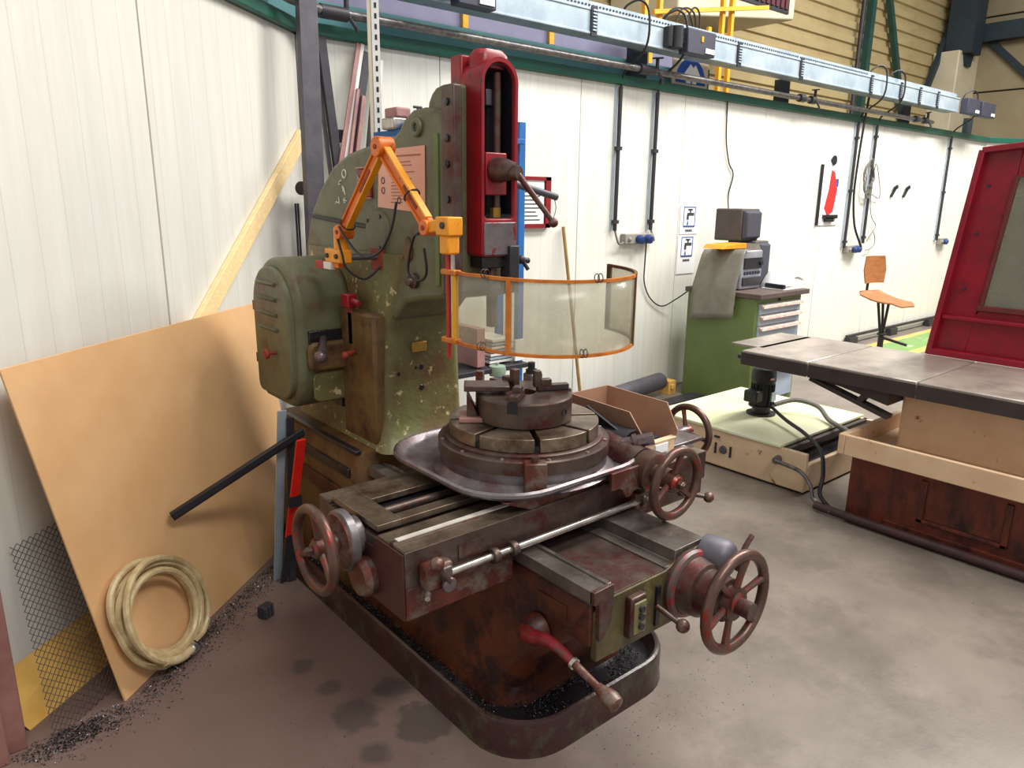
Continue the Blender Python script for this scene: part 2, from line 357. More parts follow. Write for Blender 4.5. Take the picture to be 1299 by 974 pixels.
# hall shell beyond the partition
hw = MB().box(1, 16.2, 6.22, 6.35, 0, 7).build('wall_hall', 'hall_cream'); struct(hw)
z = 2.9
rib0 = None
while z < 6.2:
    if rib0 is None:
        rib0 = MB().prism([(6.235, -.075), (6.185, -.05), (6.185, .05), (6.235, .075)], 'x', 1, 16.1).build('wall_rib', 'hall_cream', hw); zz = rib0.location.z
        rib0.location.z = z-hw['wo'][2]-.075
    else:
        o = rib0.copy(); COL.objects.link(o); o.location.z = z-hw['wo'][2]-.075
    z += .21
he = MB().box(16.15, 16.3, -3, 6.3, 0, 7).build('wall_hall_end', 'dark_gap'); struct(he)
for zz in (1.1, 2.4, 3.7, 5.0, 6.1):
    MB().box(16.1, 16.2, -3, 6.2, zz+.012, min(zz+1.288, 7)).build('hall_panel', 'hall_panel', he, .01)
MB().box(15.2, 16.12, 5.75, 6.2, 2.4, 4.35).build('pilaster_panel', 'heater_white', he, .02)
def steel(name, label, bld, m='hall_steel', cat='steelwork', group=None): return tag(bld.build(name, m), label, cat, group)
steel('corner_column', 'dark blue steel column in the far hall corner', MB().box(15.3, 15.75, 5.6, 6.05, 4.3, 7).prism([(15.3, 4.4), (15.75, 4.4), (15.65, 4.1), (15.45, 4.1)], 'y', 5.7, 5.95), cat='column')
steel('roof_beam', 'dark blue horizontal beam along the hall end wall', MB().box(15.85, 16.08, -2, 5.7, 4.55, 4.85), cat='beam')
steel('wall_brace', 'thin dark diagonal brace left of the corner column', MB().beam((15.5, 6.1, 4.75), (14.75, 6.1, 3.5), .08, .1), cat='brace')
steel('wall_brace', 'thin dark diagonal brace below the end wall beam', MB().beam((16.05, 5.65, 4.65), (16.05, 4.5, 3.55), .09, .1), cat='brace')
g = MB().box(12.32, 12.44, 6.02, 6.12, 0, 7)
steel('hall_post', 'tall green steel post standing upright against the ribbed wall', g, 'hall_green', 'post')
steel('hall_conduit', 'black conduit running up beside the tall green post', MB().cyl((12.18, 6.1, 0), (12.18, 6.1, 7), .035), 'black_steel', 'pipe')
steel('wall_brace', 'long dark green brace slanting across the ribbed wall', MB().beam((12.7, 6.1, 5.4), (14.15, 6.1, 2.9), .08, .1), 'hall_green', 'brace')

# purple-grey fascia and teal beams above the partition
steel('fascia_panel', 'long purple grey sheet fascia above the teal beam', MB().box(1.9, 5.35, 4.30, 4.36, 2.60, 3.02), 'lavender', 'panel')
steel('teal_beam', 'teal steel beam lying along the top of the partition wall', MB().box(1.75, 5.42, 4.19, 4.27, 2.57, 2.735).box(1.75, 5.42, 4.12, 4.3, 2.585, 2.60), 'teal', 'beam')
for x, lb in ((3.14, 'yellow post stub on the teal beam beside the first junction box'), (3.92, 'yellow post stub on the teal beam below a tray joint strip'), (5.03, 'yellow post stub behind the junction box with yellow mark'), (5.62, 'yellow post stub right beside the blue safety sign')):
    yo = 0 if x < 5.4 else -.14
    t = thing('support_post', (x, 4.26+yo, 2.58), lb, 'post', 'yellow post stubs behind the cable tray')
    MB().box(x-.022, x+.022, 4.275+yo, 4.298+yo, 2.735, 3.1).build('post', 'yellow', t)
    MB().box(x-.03, x+.03, 4.272+yo, 4.299+yo, 2.585 if yo else 2.60, 2.76).build('foot', 'hall_green', t)
for x, a, lb in ((4.72, 2.98, 'dark post stub under the cable tray between the two double socket conduits'), (6.85, 2.8, 'dark post stub under the cable tray by the middle pipe valve'), (9.6, 2.8, 'dark post stub under the cable tray by the last pipe valve'), (11.6, 2.8, 'dark post stub below the junction boxes past the tray end')):
    tag(MB().box(x-.09, x+.09, 4.12, 4.18, 2.58, a).build('tray_post', 'hall_steel'), lb, 'post', 'dark stubs under the cable tray')
# yellow railing above
t = thing('yellow_railing', (5.6, 4.45, 2.58), 'yellow steel guard railing rising behind the cable tray', 'railing')
for x in (5.13, 5.32, 6.22, 6.36):
    MB().box(x-.02, x+.02, 4.43, 4.47, 2.58, 3.9).build('upright', 'yellow', t)
MB().box(3.6, 6.4, 4.40, 4.43, 3.09, 3.125).build('rail', 'yellow', t)
MB().beam((5.2, 4.415, 3.2), (6.9, 4.415, 3.5), .03, .035).build('rail', 'yellow', t)
for k in range(3):
    tag(MB().tube(smoothpath([(5.25+.12*k, 4.36, 3.0), (5.35+.15*k, 4.36, 3.22+.03*k), (5.6+.08*k, 4.36, 3.25), (5.72+.02*k, 4.36, 3.02)]), .008, 6).build('cable_loop', 'cable'), 'black cable loop hanging over the yellow railing', 'cable', 'cable loops at the railing')
# unit heater
t = thing('unit_heater', (7.6, 5.5, 3.6), 'cream box heater with dark red grille hung on the ribbed wall', 'heater')
MB().rings([[(6.5, 5.2, 3.5), (8.7, 5.2, 3.78), (8.7, 6.15, 3.78), (6.5, 6.15, 3.5)], [(6.5, 5.2, 4.6), (8.7, 5.2, 4.6), (8.7, 6.15, 4.6), (6.5, 6.15, 4.6)]]).build('housing', 'heater_white', t, .02)
for k in range(11):
    MB().box(7.45+k*.1, 7.51+k*.1, 5.17, 5.2, 3.86, 4.5).build('grille_slat', 'heater_grille', t)
MB().box(7.4, 8.55, 5.185, 5.21, 3.82, 4.55).build('grille_back', 'black_steel', t)

# pipe along the top
P = MB(); P.tube([L(2.5, 2.63, .1), L(.25, 2.63, .1)]+[(1.95, 3.96, 2.63)], .024, 12); P.tube([(1.95, 3.96, 2.63), (10.0, 3.98, 2.625)], .024, 12)
t = thing('service_pipe', (5, 3.96, 2.6), 'grey steel service pipe running along the wall top under the tray', 'pipe')
P.build('pipe', 'steel_pipe', t)
for x in (1.98, 2.06, 4.58, 4.66, 6.9, 7.1, 9.5, 9.75):
    MB().cyl((x-.04, 3.965, 2.628), (x+.04, 3.965, 2.628), .037).build('coupling', 'black_steel', t)
for x in (2.1, 4.75, 7.15, 9.82):
    MB().cyl((x, 3.965, 2.63), (x, 3.965, 2.72), .014).beam((x-.05, 3.965, 2.72), (x+.06, 3.965, 2.735), .02, .012).tube(smoothpath([(x, 3.95, 2.62), (x+.03, 3.93, 2.57), (x+.05, 3.95, 2.55)]), .01, 6).build('valve', 'black_steel', t)

# cable tray
t = thing('cable_tray', (6.4, 3.93, 2.77), 'long galvanised trunking with perforated top edge above the white wall', 'cable tray')
TX = [2.35, 3.92, 5.66, 6.66, 8.05, 8.75, 9.25, 9.75, 10.42]
for a, b in zip(TX, TX[1:]):
    q = MB().box(a+.004, b-.004, 3.86, 4.02, 2.77, 2.93).box(a+.004, b-.004, 3.853, 3.862, 2.915, 2.932).box(a+.004, b-.004, 3.853, 3.862, 2.765, 2.78)
    q.build('trunking_section', 'galv', t, .003)
    MB().box(a+.002, b-.002, 3.90, 3.906, 2.93, 2.985).build('top_flange', 'galv', t)
    n = int((b-a)/.034)
    if a < 8: 
        h = MB()
        for k in range(n): h.box(a+.03+k*.034, a+.046+k*.034, 3.896, 3.9, 2.952, 2.964)
        h.build('perforation', 'black_steel', t)['kind'] = 'stuff'
for x in TX[1:-1]:
    j = MB().box(x-.03, x+.03, 3.845, 3.856, 2.75, 2.945).build('joint_strip', 'black_steel', t, .003)
    for k in range(7): MB().box(x-.018, x+.018, 3.838, 3.846, 2.785+k*.021, 2.795+k*.021).build('slot', 'galv', j)
for (a, b, lb) in ((2.72, 3.0, 'dark grey junction box on the tray above the red machine head'), (4.86, 5.21, 'dark grey junction box with yellow mark above the blue sign'), (10.46, 10.85, 'dark grey junction box at the tray end beside the corner'), (10.95, 11.4, 'dark grey junction box past the tray end, beyond its twin')):
    t = thing('junction_box', ((a+b)/2, 3.83, 2.75), lb, 'box')
    MB().box(a, b, 3.77, 3.86, 2.755, 2.935).build('body', 'dark_box', t, .008)
    MB().box(b-.13, b-.02, 3.762, 3.771, 2.775, 2.81).build('label_plate', 'paper', t)
    if 4 < a < 6: MB().box((a+b)/2-.012, (a+b)/2+.012, 3.764, 3.771, 2.85, 2.89).build('mark', 'yellow', t)
    if a < 9:
        c = MB().cyl((a-.09, 3.81, 2.78), (a-.09, 3.81, 2.93), .05).cyl((a-.16, 3.83, 2.785), (a-.16, 3.83, 2.92), .035).box(a-.14, a, 3.8, 3.84, 2.82, 2.89)
        c.build('plug', 'black_plastic', t)

# ------------------------------------------------------------------ wall fittings
def conduit(x, z0, z1, label, swan=True, kinks=()):
    t = thing('conduit_drop', (x, 4.07, z0), label, 'conduit', None)
    MB().cyl((x, 4.06, z0), (x, 4.06, 2.5), .016, n=10).build('tube', 'black_steel', t)
    MB().box(x-.035, x-.018, 4.075, 4.09, z0, 2.5).build('rail', 'galv', t)
    zc = z0+.07
    while zc < 2.5:
        MB().box(x-.03, x+.024, 4.04, 4.09, zc-.014, zc+.014).build('clip', 'black_steel', t); zc += .56
    if swan:
        MB().tube(smoothpath([(x, 4.06, 2.48), (x, 4.03, 2.6), (x+.01, 3.84, 2.75), (x+.01, 3.825, 2.98), (x-.05, 3.86, 3.06), (x-.13, 3.92, 3.02), (x-.15, 3.94, 2.95)]), .009, 6).build('cable', 'cable', t)
    return t
conduit(4.45, 1.42, 2.5, 'dark cable conduit dropping to the left end of the double socket')
conduit(4.89, 1.42, 2.5, 'dark cable conduit dropping to the right end of the double socket')
conduit(8.30, 1.16, 2.5, 'dark cable conduit beside the red poster')
conduit(8.745, 1.2, 2.5, 'dark cable conduit tangled with loose grey wires')
conduit(10.88, 1.18, 2.5, 'dark cable conduit nearest the crimson machine panel')
def socket(x0, x1, z, label, nb=2):
    t = thing('wall_socket', ((x0+x1)/2, 4.05, z), label, 'socket')
    MB().box(x0, x1, 4.03, 4.09, z, z+.085).build('housing', 'socket_grey', t, .008)
    for k in range(nb):
        cx = x0+(x1-x0)*(.45+.3*k)
        MB().lathe([(.034, 0), (.038, .02), (.03, .05), (.0, .055)], (cx, 4.03, z+.043), (0, -1, -.25), 14).build('socket_cover', 'socket_blue', t)
    MB().ball((x0+.05, 4.03, z+.04), .02).build('knob', 'socket_grey', t)
    return t
socket(4.55, 4.9, 1.31, 'grey double wall socket with blue covers under two conduits')
socket(8.33, 8.62, 1.1, 'grey wall socket with blue cover near the wooden stool')
socket(10.95, 11.2, 1.12, 'small grey wall socket with blue cover near the crimson panel', 1)
for a, b, lb in (((4.45, 4.06, 1.43), (4.56, 4.05, 1.33), 'short grey lead entering the double socket from the left conduit'), ((4.89, 4.06, 1.43), (4.88, 4.05, 1.36), 'short grey lead entering the double socket from the right conduit')):
    m = ((Vector(a)+Vector(b))/2)+Vector((-.03 if a[0] < 4.6 else .03, -.02, -.06))
    tag(MB().tube(smoothpath([a, m, b]), .009, 6).build('socket_lead', 'cable_grey'), lb, 'cable')
tag(MB().tube(smoothpath([(4.80, 4.02, 1.33), (4.83, 4.05, 1.15), (4.86, 4.07, .98), (4.95, 4.07, .84), (5.1, 4.06, .76), (5.22, 4.0, .82), (5.3, 3.9, .92)]), .006, 6).build('appliance_lead', 'cable'), 'black lead sagging from the double socket to the stereo', 'cable')
tag(MB().tube(smoothpath([(5.87, 4.08, 2.52), (5.89, 4.075, 2.2), (5.96, 4.075, 2.0), (6.04, 4.075, 1.9), (5.99, 4.075, 1.72), (5.9, 4.0, 1.58)]), .006, 6).build('speaker_wire', 'cable'), 'thin dark wire hanging down the wall to the speaker', 'cable')
tag(MB().tube(smoothpath([(8.36, 4.0, 2.9), (8.36, 4.03, 2.5), (8.36, 4.05, 2.0), (8.37, 4.05, 1.7), (8.45, 4.04, 1.4), (8.57, 4.0, 1.18), (8.55, 3.99, 1.13)]), .012, 6).build('power_cable', 'cable'), 'thick black cable hanging from the tray to the socket by the stool', 'cable')
wire = []
for k in range(70):
    a = k*.42; wire.append((8.66+.1*math.cos(a)+.02*math.sin(k*1.7), 4.045+.015*math.sin(k*.9), 1.93+.19*math.sin(a)+.03*math.cos(k*1.3)))
wire += [(8.82, 4.05, 1.75), (9.02, 4.06, 1.72), (8.97, 4.06, 1.9), (8.8, 4.05, 2.1), (8.78, 4.05, 1.7), (8.86, 4.05, 1.5), (9.0, 4.05, 1.4), (8.9, 4.05, 1.3), (8.82, 4.05, 1.22), (8.95, 4.05, 1.33), (9.03, 4.05, 1.2), (8.92, 4.05, 1.13), (8.8, 4.05, 1.12)]
tag(MB().tube(smoothpath(wire, 3), .005, 5).build('loose_wire', 'cable_grey'), 'tangled coil of loose grey wire hung on a conduit', 'wire')
for x, lb in ((9.42, 'small black clip fixed on the bright wall, hanging askew'), (9.76, 'small black hook fixed on the bright wall beside the askew clip')):
    t = thing('wall_hook', (x, 4.08, 1.78), lb, 'hook')
    MB().beam((x-.06, 4.075, 1.74), (x+.03, 4.07, 1.85), .02, .03).build('arm', 'black_plastic', t)
    MB().beam((x-.02, 4.065, 1.83), (x+.05, 4.06, 1.86), .02, .04).build('claw', 'black_plastic', t)
# tap signs
for k, zb in enumerate((1.375, 1.115)):
    lb = ('white water tap sign, upper of the pair beside the speaker', 'white water tap sign, lower of the pair beside the speaker')[k]
    x0 = 5.31-.008*k; t = thing('tap_sign', (x0+.12, 4.085, zb), lb, 'sign')
    MB().box(x0, x0+.255, 4.082, 4.09, zb-(.09 if k else 0), zb+.245).build('sheet', 'paper', t)
    q = MB(); a, b, c, d = x0+.045, x0+.21, zb+.065, zb+.235
    for bx in ((a, b, c, c+.008), (a, b, d-.006, d), (a, a+.006, c, d), (b-.006, b, c, d)): q.box(bx[0], bx[1], 4.079, 4.082, bx[2], bx[3])
    q.build('border', 'ink_blue', t)
    q = MB().box(a+.05, b-.02, 4.078, 4.082, c+.095, c+.118).box(a+.045, a+.07, 4.078, 4.082, c+.06, c+.1).box(a+.085, a+.1, 4.078, 4.082, c+.115, c+.145).box(a+.06, b-.045, 4.078, 4.082, c+.14, c+.152)
    q.build('tap_symbol', 'ink', t)
    MB().prism([(a+.05, c+.02), (a+.06, c+.05), (a+.07, c+.02), (a+.06, c+.01)], 'y', 4.078, 4.082).build('drop_symbol', 'ink_blue', t)
    q = MB()
    for i in range(4): q.box(x0+.08+i*.025, x0+.098+i*.025, 4.079, 4.082, zb+.02, zb+.038)
    q.build('caption', 'ink', t)
    q = MB()
    for i in range(9): q.box(a+.006+i*.0175, a+.015+i*.0175, 4.079, 4.082, c-.008, c)
    q.build('ground_line', 'ink', t)
# poster
t = thing('wall_poster', (7.9, 4.08, 1.42), 'white poster with red figure held in a black hanging clip frame', 'poster')
MB().box(7.66, 8.1, 4.078, 4.088, 1.42, 2.08).build('sheet', 'paper', t)
MB().prism([(7.86, 1.52), (7.97, 1.56), (8.02, 1.80), (7.93, 1.98), (7.86, 2.0), (7.84, 1.8), (7.78, 1.6)], 'y', 4.074, 4.078).build('figure', 'ink_red', t)
MB().box(7.98, 8.03, 4.073, 4.078, 1.83, 1.91).build('mark', 'ink_blue', t)
MB().box(7.76, 8.06, 4.055, 4.078, 1.49, 1.53).box(7.8, 7.98, 4.055, 4.078, 1.455, 1.5).build('clamp', 'black_plastic', t)
MB().box(7.64, 7.66, 4.06, 4.085, 1.42, 2.05).build('side_rail', 'black_plastic', t)
MB().lathe([(.05, 0), (.05, .01)], (7.88, 4.075, 2.1), (0, -1, 0)).build('hanger', 'black_plastic', t)
# red clipboard frame
t = thing('clipboard_frame', (3.55, 4.07, 1.44), 'red framed notice board with grey sheet half behind the blue post', 'notice board')
MB().box(3.3, 3.68, 4.06, 4.085, 1.47, 1.80).build('sheet', 'paper', t)
for bx in ((3.27, 3.74, 1.455, 1.485), (3.27, 3.74, 1.79, 1.815), (3.69, 3.74, 1.455, 1.815), (3.27, 3.29, 1.455, 1.815)): MB().box(bx[0], bx[1], 4.05, 4.088, bx[2], bx[3]).build('frame_bar', 'machine_red', t)
q = MB()
for i in range(9): q.box(3.34, 3.64-.02*(i % 3), 4.057, 4.061, 1.51+.028*i, 1.517+.028*i)
q.build('print', 'ink', t)
MB().tube(smoothpath([(3.76, 4.06, 1.7), (3.8, 4.06, 1.6), (3.76, 4.06, 1.48)]), .003, 5).build('string', 'cable', t)
# broom handle leaning at the wall
tag(MB().cyl((4.02, 3.93, .0), (3.88, 4.06, 1.46), .013).build('broom_handle', 'broom_wood'), 'thin wooden broom handle leaning on the white wall', 'broom')
# blue safety sign
t = thing('safety_sign', (5.37, 4.1, 2.585), 'square cream sign with blue disc and white helmet symbol on the wall top', 'sign')
MB().box(5.14, 5.62, 4.125, 4.135, 2.59, 2.85).build('plate', 'heater_white', t)
arc = [(5.38+.2*math.cos(a*PI/24), 2.62+.2*math.sin(a*PI/24)) for a in range(25)]
MB().prism(arc, 'y', 4.118, 4.125).build('disc', 'ink_blue', t)
MB().prism([(5.28, 2.69), (5.32, 2.73), (5.36, 2.77), (5.40, 2.745), (5.43, 2.77), (5.48, 2.71), (5.50, 2.685)], 'y', 4.113, 4.118).build('helmet_symbol', 'paper', t)
MB().box(5.31, 5.37, 4.113, 4.118, 2.62, 2.65).box(5.39, 5.45, 4.113, 4.118, 2.62, 2.65).build('goggle_symbol', 'paper', t)
# skirting rail on the right stretch of wall
t = thing('floor_rail', (10, 4.04, 0), 'low dark rail along the foot of the wall behind the stool', 'rail')
MB().box(8.6, 12.0, 4.03, 4.06, .09, .12).build('rail', 'black_steel', t)
for x in (8.7, 9.8, 11.0, 11.9): MB().box(x-.1, x+.1, 4.0, 4.07, .0, .09).build('foot', 'black_steel', t)
for y0, y1, m, lb in ((3.80, 3.9, 'floor_yellow', 'yellow painted floor line on the wall side of the green strip'), (3.42, 3.8, 'floor_green', 'green painted walkway strip on the floor behind the stool'), (3.3, 3.42, 'floor_yellow', 'yellow painted floor line on the room side of the green strip')):
    tag(MB().box(8.2, 12.0, y0, y1, 0, .002).build('floor_marking', m), lb, 'floor marking')

# ------------------------------------------------------------------ left corner items
# hardboard sheet leaning on the wall
b0, b1 = Vector((.362, 2.453, 0)), Vector((1.217, 3.201, 0)); dx = (b1-b0).normalized()
nb = Vector((.648, -.74, .183)); up = Vector((-.12, .138, .983))      # nb points to the room
def onboard(u, v, o=0): return b0+dx*u+up*v+nb*(.006+o)
qd = [b0+dx*u+up*v for u, v in ((0, 0), (1.45, 0), (1.45, 1.165), (-.06, 1.17))]
tag(MB().rings([[v+nb*.008 for v in qd], [v for v in qd]]).build('hardboard_sheet', 'hardboard', None, .002), 'large brown hardboard sheet leaning against the left wall', 'board')
# pine plank
pa = Vector((1.065, 3.411, 1.18)); pb = Vector((1.84, 4.058, 1.985)); d = (pb-pa).normalized(); pc = pa-d*.4
tag(MB().beam(pc, pb, .028, .085, LN.cross(d)).build('pine_plank', 'pine', None, .003), 'pale pine plank slanting across the corner of the left wall', 'plank')
# coiled hose leaning on the board
def coil():
    q = []; N = 240; tn = 5.6
    for k in range(N+1):
        f = k/N; a = (f-1)*tn*2*PI-.95; ln = f*tn
        A = .215-.02*math.sin(ln*2.1+.5)-.012*math.cos(ln*4.7); B = .165-.016*math.cos(ln*1.7)
        u, v = A*math.cos(a), B*math.sin(a)
        q.append(onboard(.225+.857*u+.40*v+.012*math.sin(ln*3), max(.205-.515*u+.915*v+.01*math.cos(ln*2.3), .016), .016+.011*ln+.012*math.sin(ln*5)))
    return q
t = thing('coiled_hose', onboard(.22, 0, .05), 'coil of clear amber hose leaning against the brown hardboard', 'hose')
hp = coil()
MB().tube(hp, .0125, 8).build('hose', 'hose', t)
MB().tube(hp[-6:], .016, 10).build('hose_end', 'hose_clear', t)
e = hp[-1]; e2 = hp[-8]
MB().lathe([(.015, 0), (.019, .004), (.019, .02), (.012, .024), (.012, .04)], e, (e-hp[-3]), 12).build('hose_clamp', 'bright_steel', t)
MB().tube(smoothpath([onboard(.27, .05, .10), onboard(.28, .02, .11), onboard(.25, .006, .10), onboard(.22, .02, .09)]), .003, 5).build('tie_wire', 'black_steel', t)
# black strip lying across the board
s0 = onboard(.44, .64, .03); 
tag(MB().beam((.65, 2.775, .476), (1.17, 2.743, .717), .03, .03).beam((.65, 2.755, .486), (1.17, 2.723, .727), .012, .028).build('black_profile', 'black_plastic', None, .003), 'black ribbed profile bar jutting out over the hardboard', 'bar')
# loose square block
t = thing('steel_block', (.935, 2.66, 0), 'small dark steel block with threaded stud on the floor', 'block')
a = math.radians(25); ca, sa = math.cos(a), math.sin(a)
MB().obox((.935, 2.66, .026), (.027*ca, .027*sa, 0), (-.02*sa, .02*ca, 0), (0, 0, .026)).build('block', 'black_steel', t, .004)
for k in (-1, 0, 1): MB().obox((.935+.017*k*ca+.02*sa, 2.66+.017*k*sa-.02*ca, .026), (.004*ca, .004*sa, 0), (-.003*sa, .003*ca, 0), (0, 0, .025)).build('rib', 'grey_steel', t)
# left post
t = thing('door_post', (.03, 2.42, 0), 'rusty pink steel post at the foot of the left wall', 'post')
MB().box(-.02, .085, 2.405, 2.425, 0, 2.5).box(-.02, .0, 2.405, 2.48, 0, 2.5).build('flange', 'post_pink', t, .003)
MB().box(-.03, .035, 2.36, 2.40, 0, 2.5).build('inner_channel', 'post_pink', t, .003)
# insulation skirt at the foot of the left wall
i0, i1 = Vector((.10, 2.49, .0)), Vector((1.0, 3.23, .0)); j0, j1 = L(2.42, .16, .004), L(1.2, .16, .004)
n = LN*.006
tag(MB().rings([[i0, i1, j1, j0], [i0-n-Vector((0, 0, -.004)), i1-n-Vector((0, 0, -.004)), j1-n*0+Vector((0, 0, .012)), j0+Vector((0, 0, .012))]]).build('insulation_strip', 'insulation'), 'yellow insulation strip sloping at the foot of the left wall', 'insulation')
# expanded metal mesh
g = MB(); e0 = Vector((.15, 2.372, .004)); eu = Vector((.766, .643, 0)); top = L(2.255, .572, .02); ev = (top-e0); H = ev.length; ev = ev.normalized()
cw, chh = .026, .0115; NX, NY = 26, int(H/chh)
for i in range(NX):
    pts = []
    for k in range(NY+1):
        pts.append(e0+eu*(i*cw+(cw/2*(.92) if k % 2 else 0)+(.0 if i % 2 == 0 else 0))+ev*(k*chh))
    g.tube(pts, .0017, 3)
    pts2 = [e0+eu*(i*cw+(0 if k % 2 else cw/2*.92)+cw/2)+ev*(k*chh) for k in range(NY+1)]
    g.tube(pts2, .0017, 3)
tag(g.build('expanded_mesh', 'grey_steel'), 'dark expanded metal mesh panel leaning at the left wall', 'mesh')
# red white warning bar behind the handwheel
t = thing('warning_post', (1.13, 3.0, 0), 'red warning bar with black strap standing by the machine foot', 'warning bar')
MB().beam((1.10, 2.775, .26), (1.10, 2.59, .738), .036, .01, (0, 1, 0)).build('bar', 'signal_red', t)
MB().beam((1.10, 2.876, .0), (1.10, 2.77, .27), .03, .008, (0, 1, 0)).build('foot', 'black_steel', t)
MB().box(1.072, 1.128, 2.685, 2.72, .425, .47).build('strap', 'black_plastic', t)
tag(MB().beam((1.135, 2.865, .0), (1.125, 2.745, .785), .03, .010, (0, 1, 0)).build('black_bar', 'black_steel'), 'flat black bar standing behind the red warning bar', 'bar')
tag(MB().beam((1.09, 2.92, .0), (1.095, 2.75, .82), .036, .008, (0, 1, 0)).build('grey_sheet_strip', 'galv'), 'pale grey sheet strip standing in the gap by the hardboard', 'strip')

# steel stock in the corner
def stock(p, q, w, h, m, label, name='steel_bar', up=(0, -1, 0)):
    return tag(MB().beam(p, q, w, h, up).build(name, m, None, .002), label, 'bar', 'steel stock standing in the corner')
stock((1.65, 3.58, 0), (1.800, 3.818, 3.0), .098, .05, 'grey_steel', 'tall wide grey steel tube standing in the wall corner')
stock((2.052, 3.83, 0), (1.94, 4.06, 2.51), .024, .012, 'grey_steel', 'narrow steel flat bar standing close beside the tall grey tube')
stock((2.097, 3.79, 0), (1.973, 4.04, 2.515), .05, .03, 'black_steel', 'dark square tube leaning right of the tall grey tube')
stock((1.47, 3.68, 0), (2.215, 4.05, 2.51), .028, .012, 'pinkish_bar', 'brown edged steel bar leaning to the right in the corner')
stock((1.50, 3.66, 0), (2.238, 4.05, 2.51), .022, .012, 'white_paint', 'pale steel strip leaning beside the brown edged bar')
stock((1.55, 3.66, 0), (2.268, 4.05, 2.47), .05, .012, 'black_steel', 'black steel flat leaning behind the slotted angle')
stock((1.55, 3.60, 0), (2.17, 4.0, 2.258), .018, .018, 'pinkish_bar', 'thin pinkish bar leaning low in the corner')
stock((1.60, 3.60, 0), (2.205, 4.0, 2.223), .024, .018, 'pinkish_bar', 'low pinkish threaded bar leaning next to the slotted angle')
stock((1.90, 3.90, 0), (2.336, 4.06, 2.50), .03, .012, 'black_steel', 'black steel bar end poking out right of the slotted angle')
stock((1.964, 3.888, 0), (2.362, 4.055, 2.44), .022, .012, 'white_paint', 'white strip leaning beside the black bar end right of the slotted angle')
t = thing('slotted_angle', (2.15, 3.75, 0), 'white slotted angle bar with punched holes standing in the corner', 'bar', 'steel stock standing in the corner')
A, B = Vector((2.149, 3.75, 0)), Vector((2.24, 3.905, 3.05)); d = (B-A).normalized()
sxv = Vector((.86, -.5, 0)); sxv = (sxv-d*sxv.dot(d)).normalized(); nv = sxv.cross(d).normalized()
if nv.y > 0: nv = -nv
MB().obox((A+B)/2, d*(B-A).length/2, sxv*.024, nv*.002).build('flange', 'white_paint', t)
MB().obox((A+B)/2-sxv*.03, d*(B-A).length/2, sxv*.012, nv*.002).build('folded_flange', 'heater_white', t)
k = 0
while .05+k*.055 < (B-A).length:
    MB().obox(A+d*(.05+k*.055)+nv*.0022+sxv*.004, d*.014, sxv*.0065, nv*.0008).build('hole', 'black_plastic', t); k += 1
t = thing('wall_bracket', (1.75, 3.9, 1.68), 'dark steel pipe bracket behind the standing grey tube', 'bracket')
MB().cyl((1.73, 3.83, 1.70), (1.9, 3.97, 1.70), .03).cyl((1.71, 3.82, 1.70), (1.74, 3.84, 1.70), .036).build('stub', 'black_steel', t)
tag(MB().box(2.03, 2.10, 4.0, 4.09, 2.0, 2.03).box(2.04, 2.09, 3.99, 4.03, 1.96, 2.0).build('wall_clamp', 'black_steel'), 'dark steel clamp on the wall between the standing bars', 'clamp')
for k in (0, 1): tag(MB().cyl(L(.15+.03*k, .0, .03), L(.15+.03*k, 1.62, .03), .006, n=6).build('thin_rod', 'black_steel'), 'thin dark rod standing against the left wall by the plank', 'rod', 'thin rods by the plank')

# ------------------------------------------------------------------ blue rack behind the machine
t = thing('blue_rack', (2.65, 3.6, 0), 'blue steel storage rack standing behind the green machine', 'rack')
for x, y in ((2.13, 3.42), (2.975, 3.5), (2.3, 3.66), (2.975, 3.70)):
    MB().box(x-.024, x+.024, y-.018, y+.018, 0, 2.1 if x > 2.5 else 2.03).build('upright', 'blue', t, .003)
for zz, a in ((.62, 2.2), (1.97, 2.09)): MB().box(a, 2.985 if zz < 1 else 2.952, 3.41 if zz < 1 else 3.43, 3.70, zz, zz+.03).build('shelf', 'black_steel' if zz < 1 else 'blue', t, .003)
MB().box(2.09, 2.34, 3.40, 3.41, 1.85, 2.03).build('side_plate', 'blue', t, .003)
t = thing('vise_fitting', (2.2, 3.52, 2.0), 'steel fitting with grip knob on top of the blue rack', 'fitting')
MB().box(2.06, 2.3, 3.44, 3.56, 2.0, 2.06).build('block', 'bright_steel', t, .01)
MB().box(2.08, 2.17, 3.44, 3.56, 2.06, 2.11).build('jaw', 'pinkish_bar', t, .008)
MB().cyl((2.25, 3.5, 2.055), (2.25, 3.5, 2.12), .006).cyl((2.225, 3.5, 2.125), (2.275, 3.5, 2.125), .007).build('knob', 'black_steel', t)
for k in (0, 1, 2, 3, 4, 5, 6):
    tag(MB().box(2.72+.004*k, 2.93-.004*k, 3.47, 3.72, .665+k*.022, .679+k*.022).build('steel_sheet', 'white_paint' if k % 2 == 0 else 'galv'), ('lowest', 'second lowest', 'third lowest', 'middle', 'third highest', 'second highest', 'topmost')[k]+' pale steel sheet of the pile on the blue rack shelf', 'sheet', 'steel sheets piled on the rack shelf')
tag(MB().box(2.9, 2.97, 3.44, 3.452, .665, .80).build('card_label', 'paper'), 'white card standing in front of the sheet pile on the rack', 'card')
tag(MB().box(2.6, 2.66, 3.44, 3.7, .662, .9).build('brown_panel', 'pinkish_bar', None, .003), 'reddish brown panel standing on the rack shelf beside the sheets', 'panel')
tag(MB().lathe([(.05, 0), (.055, .03), (.05, .06), (.01, .065), (.01, .08)], (2.74, 3.42, .6), (0, 0, 1)).build('round_cap', 'green_cap'), 'pale green round cap in front of the rack', 'cap')
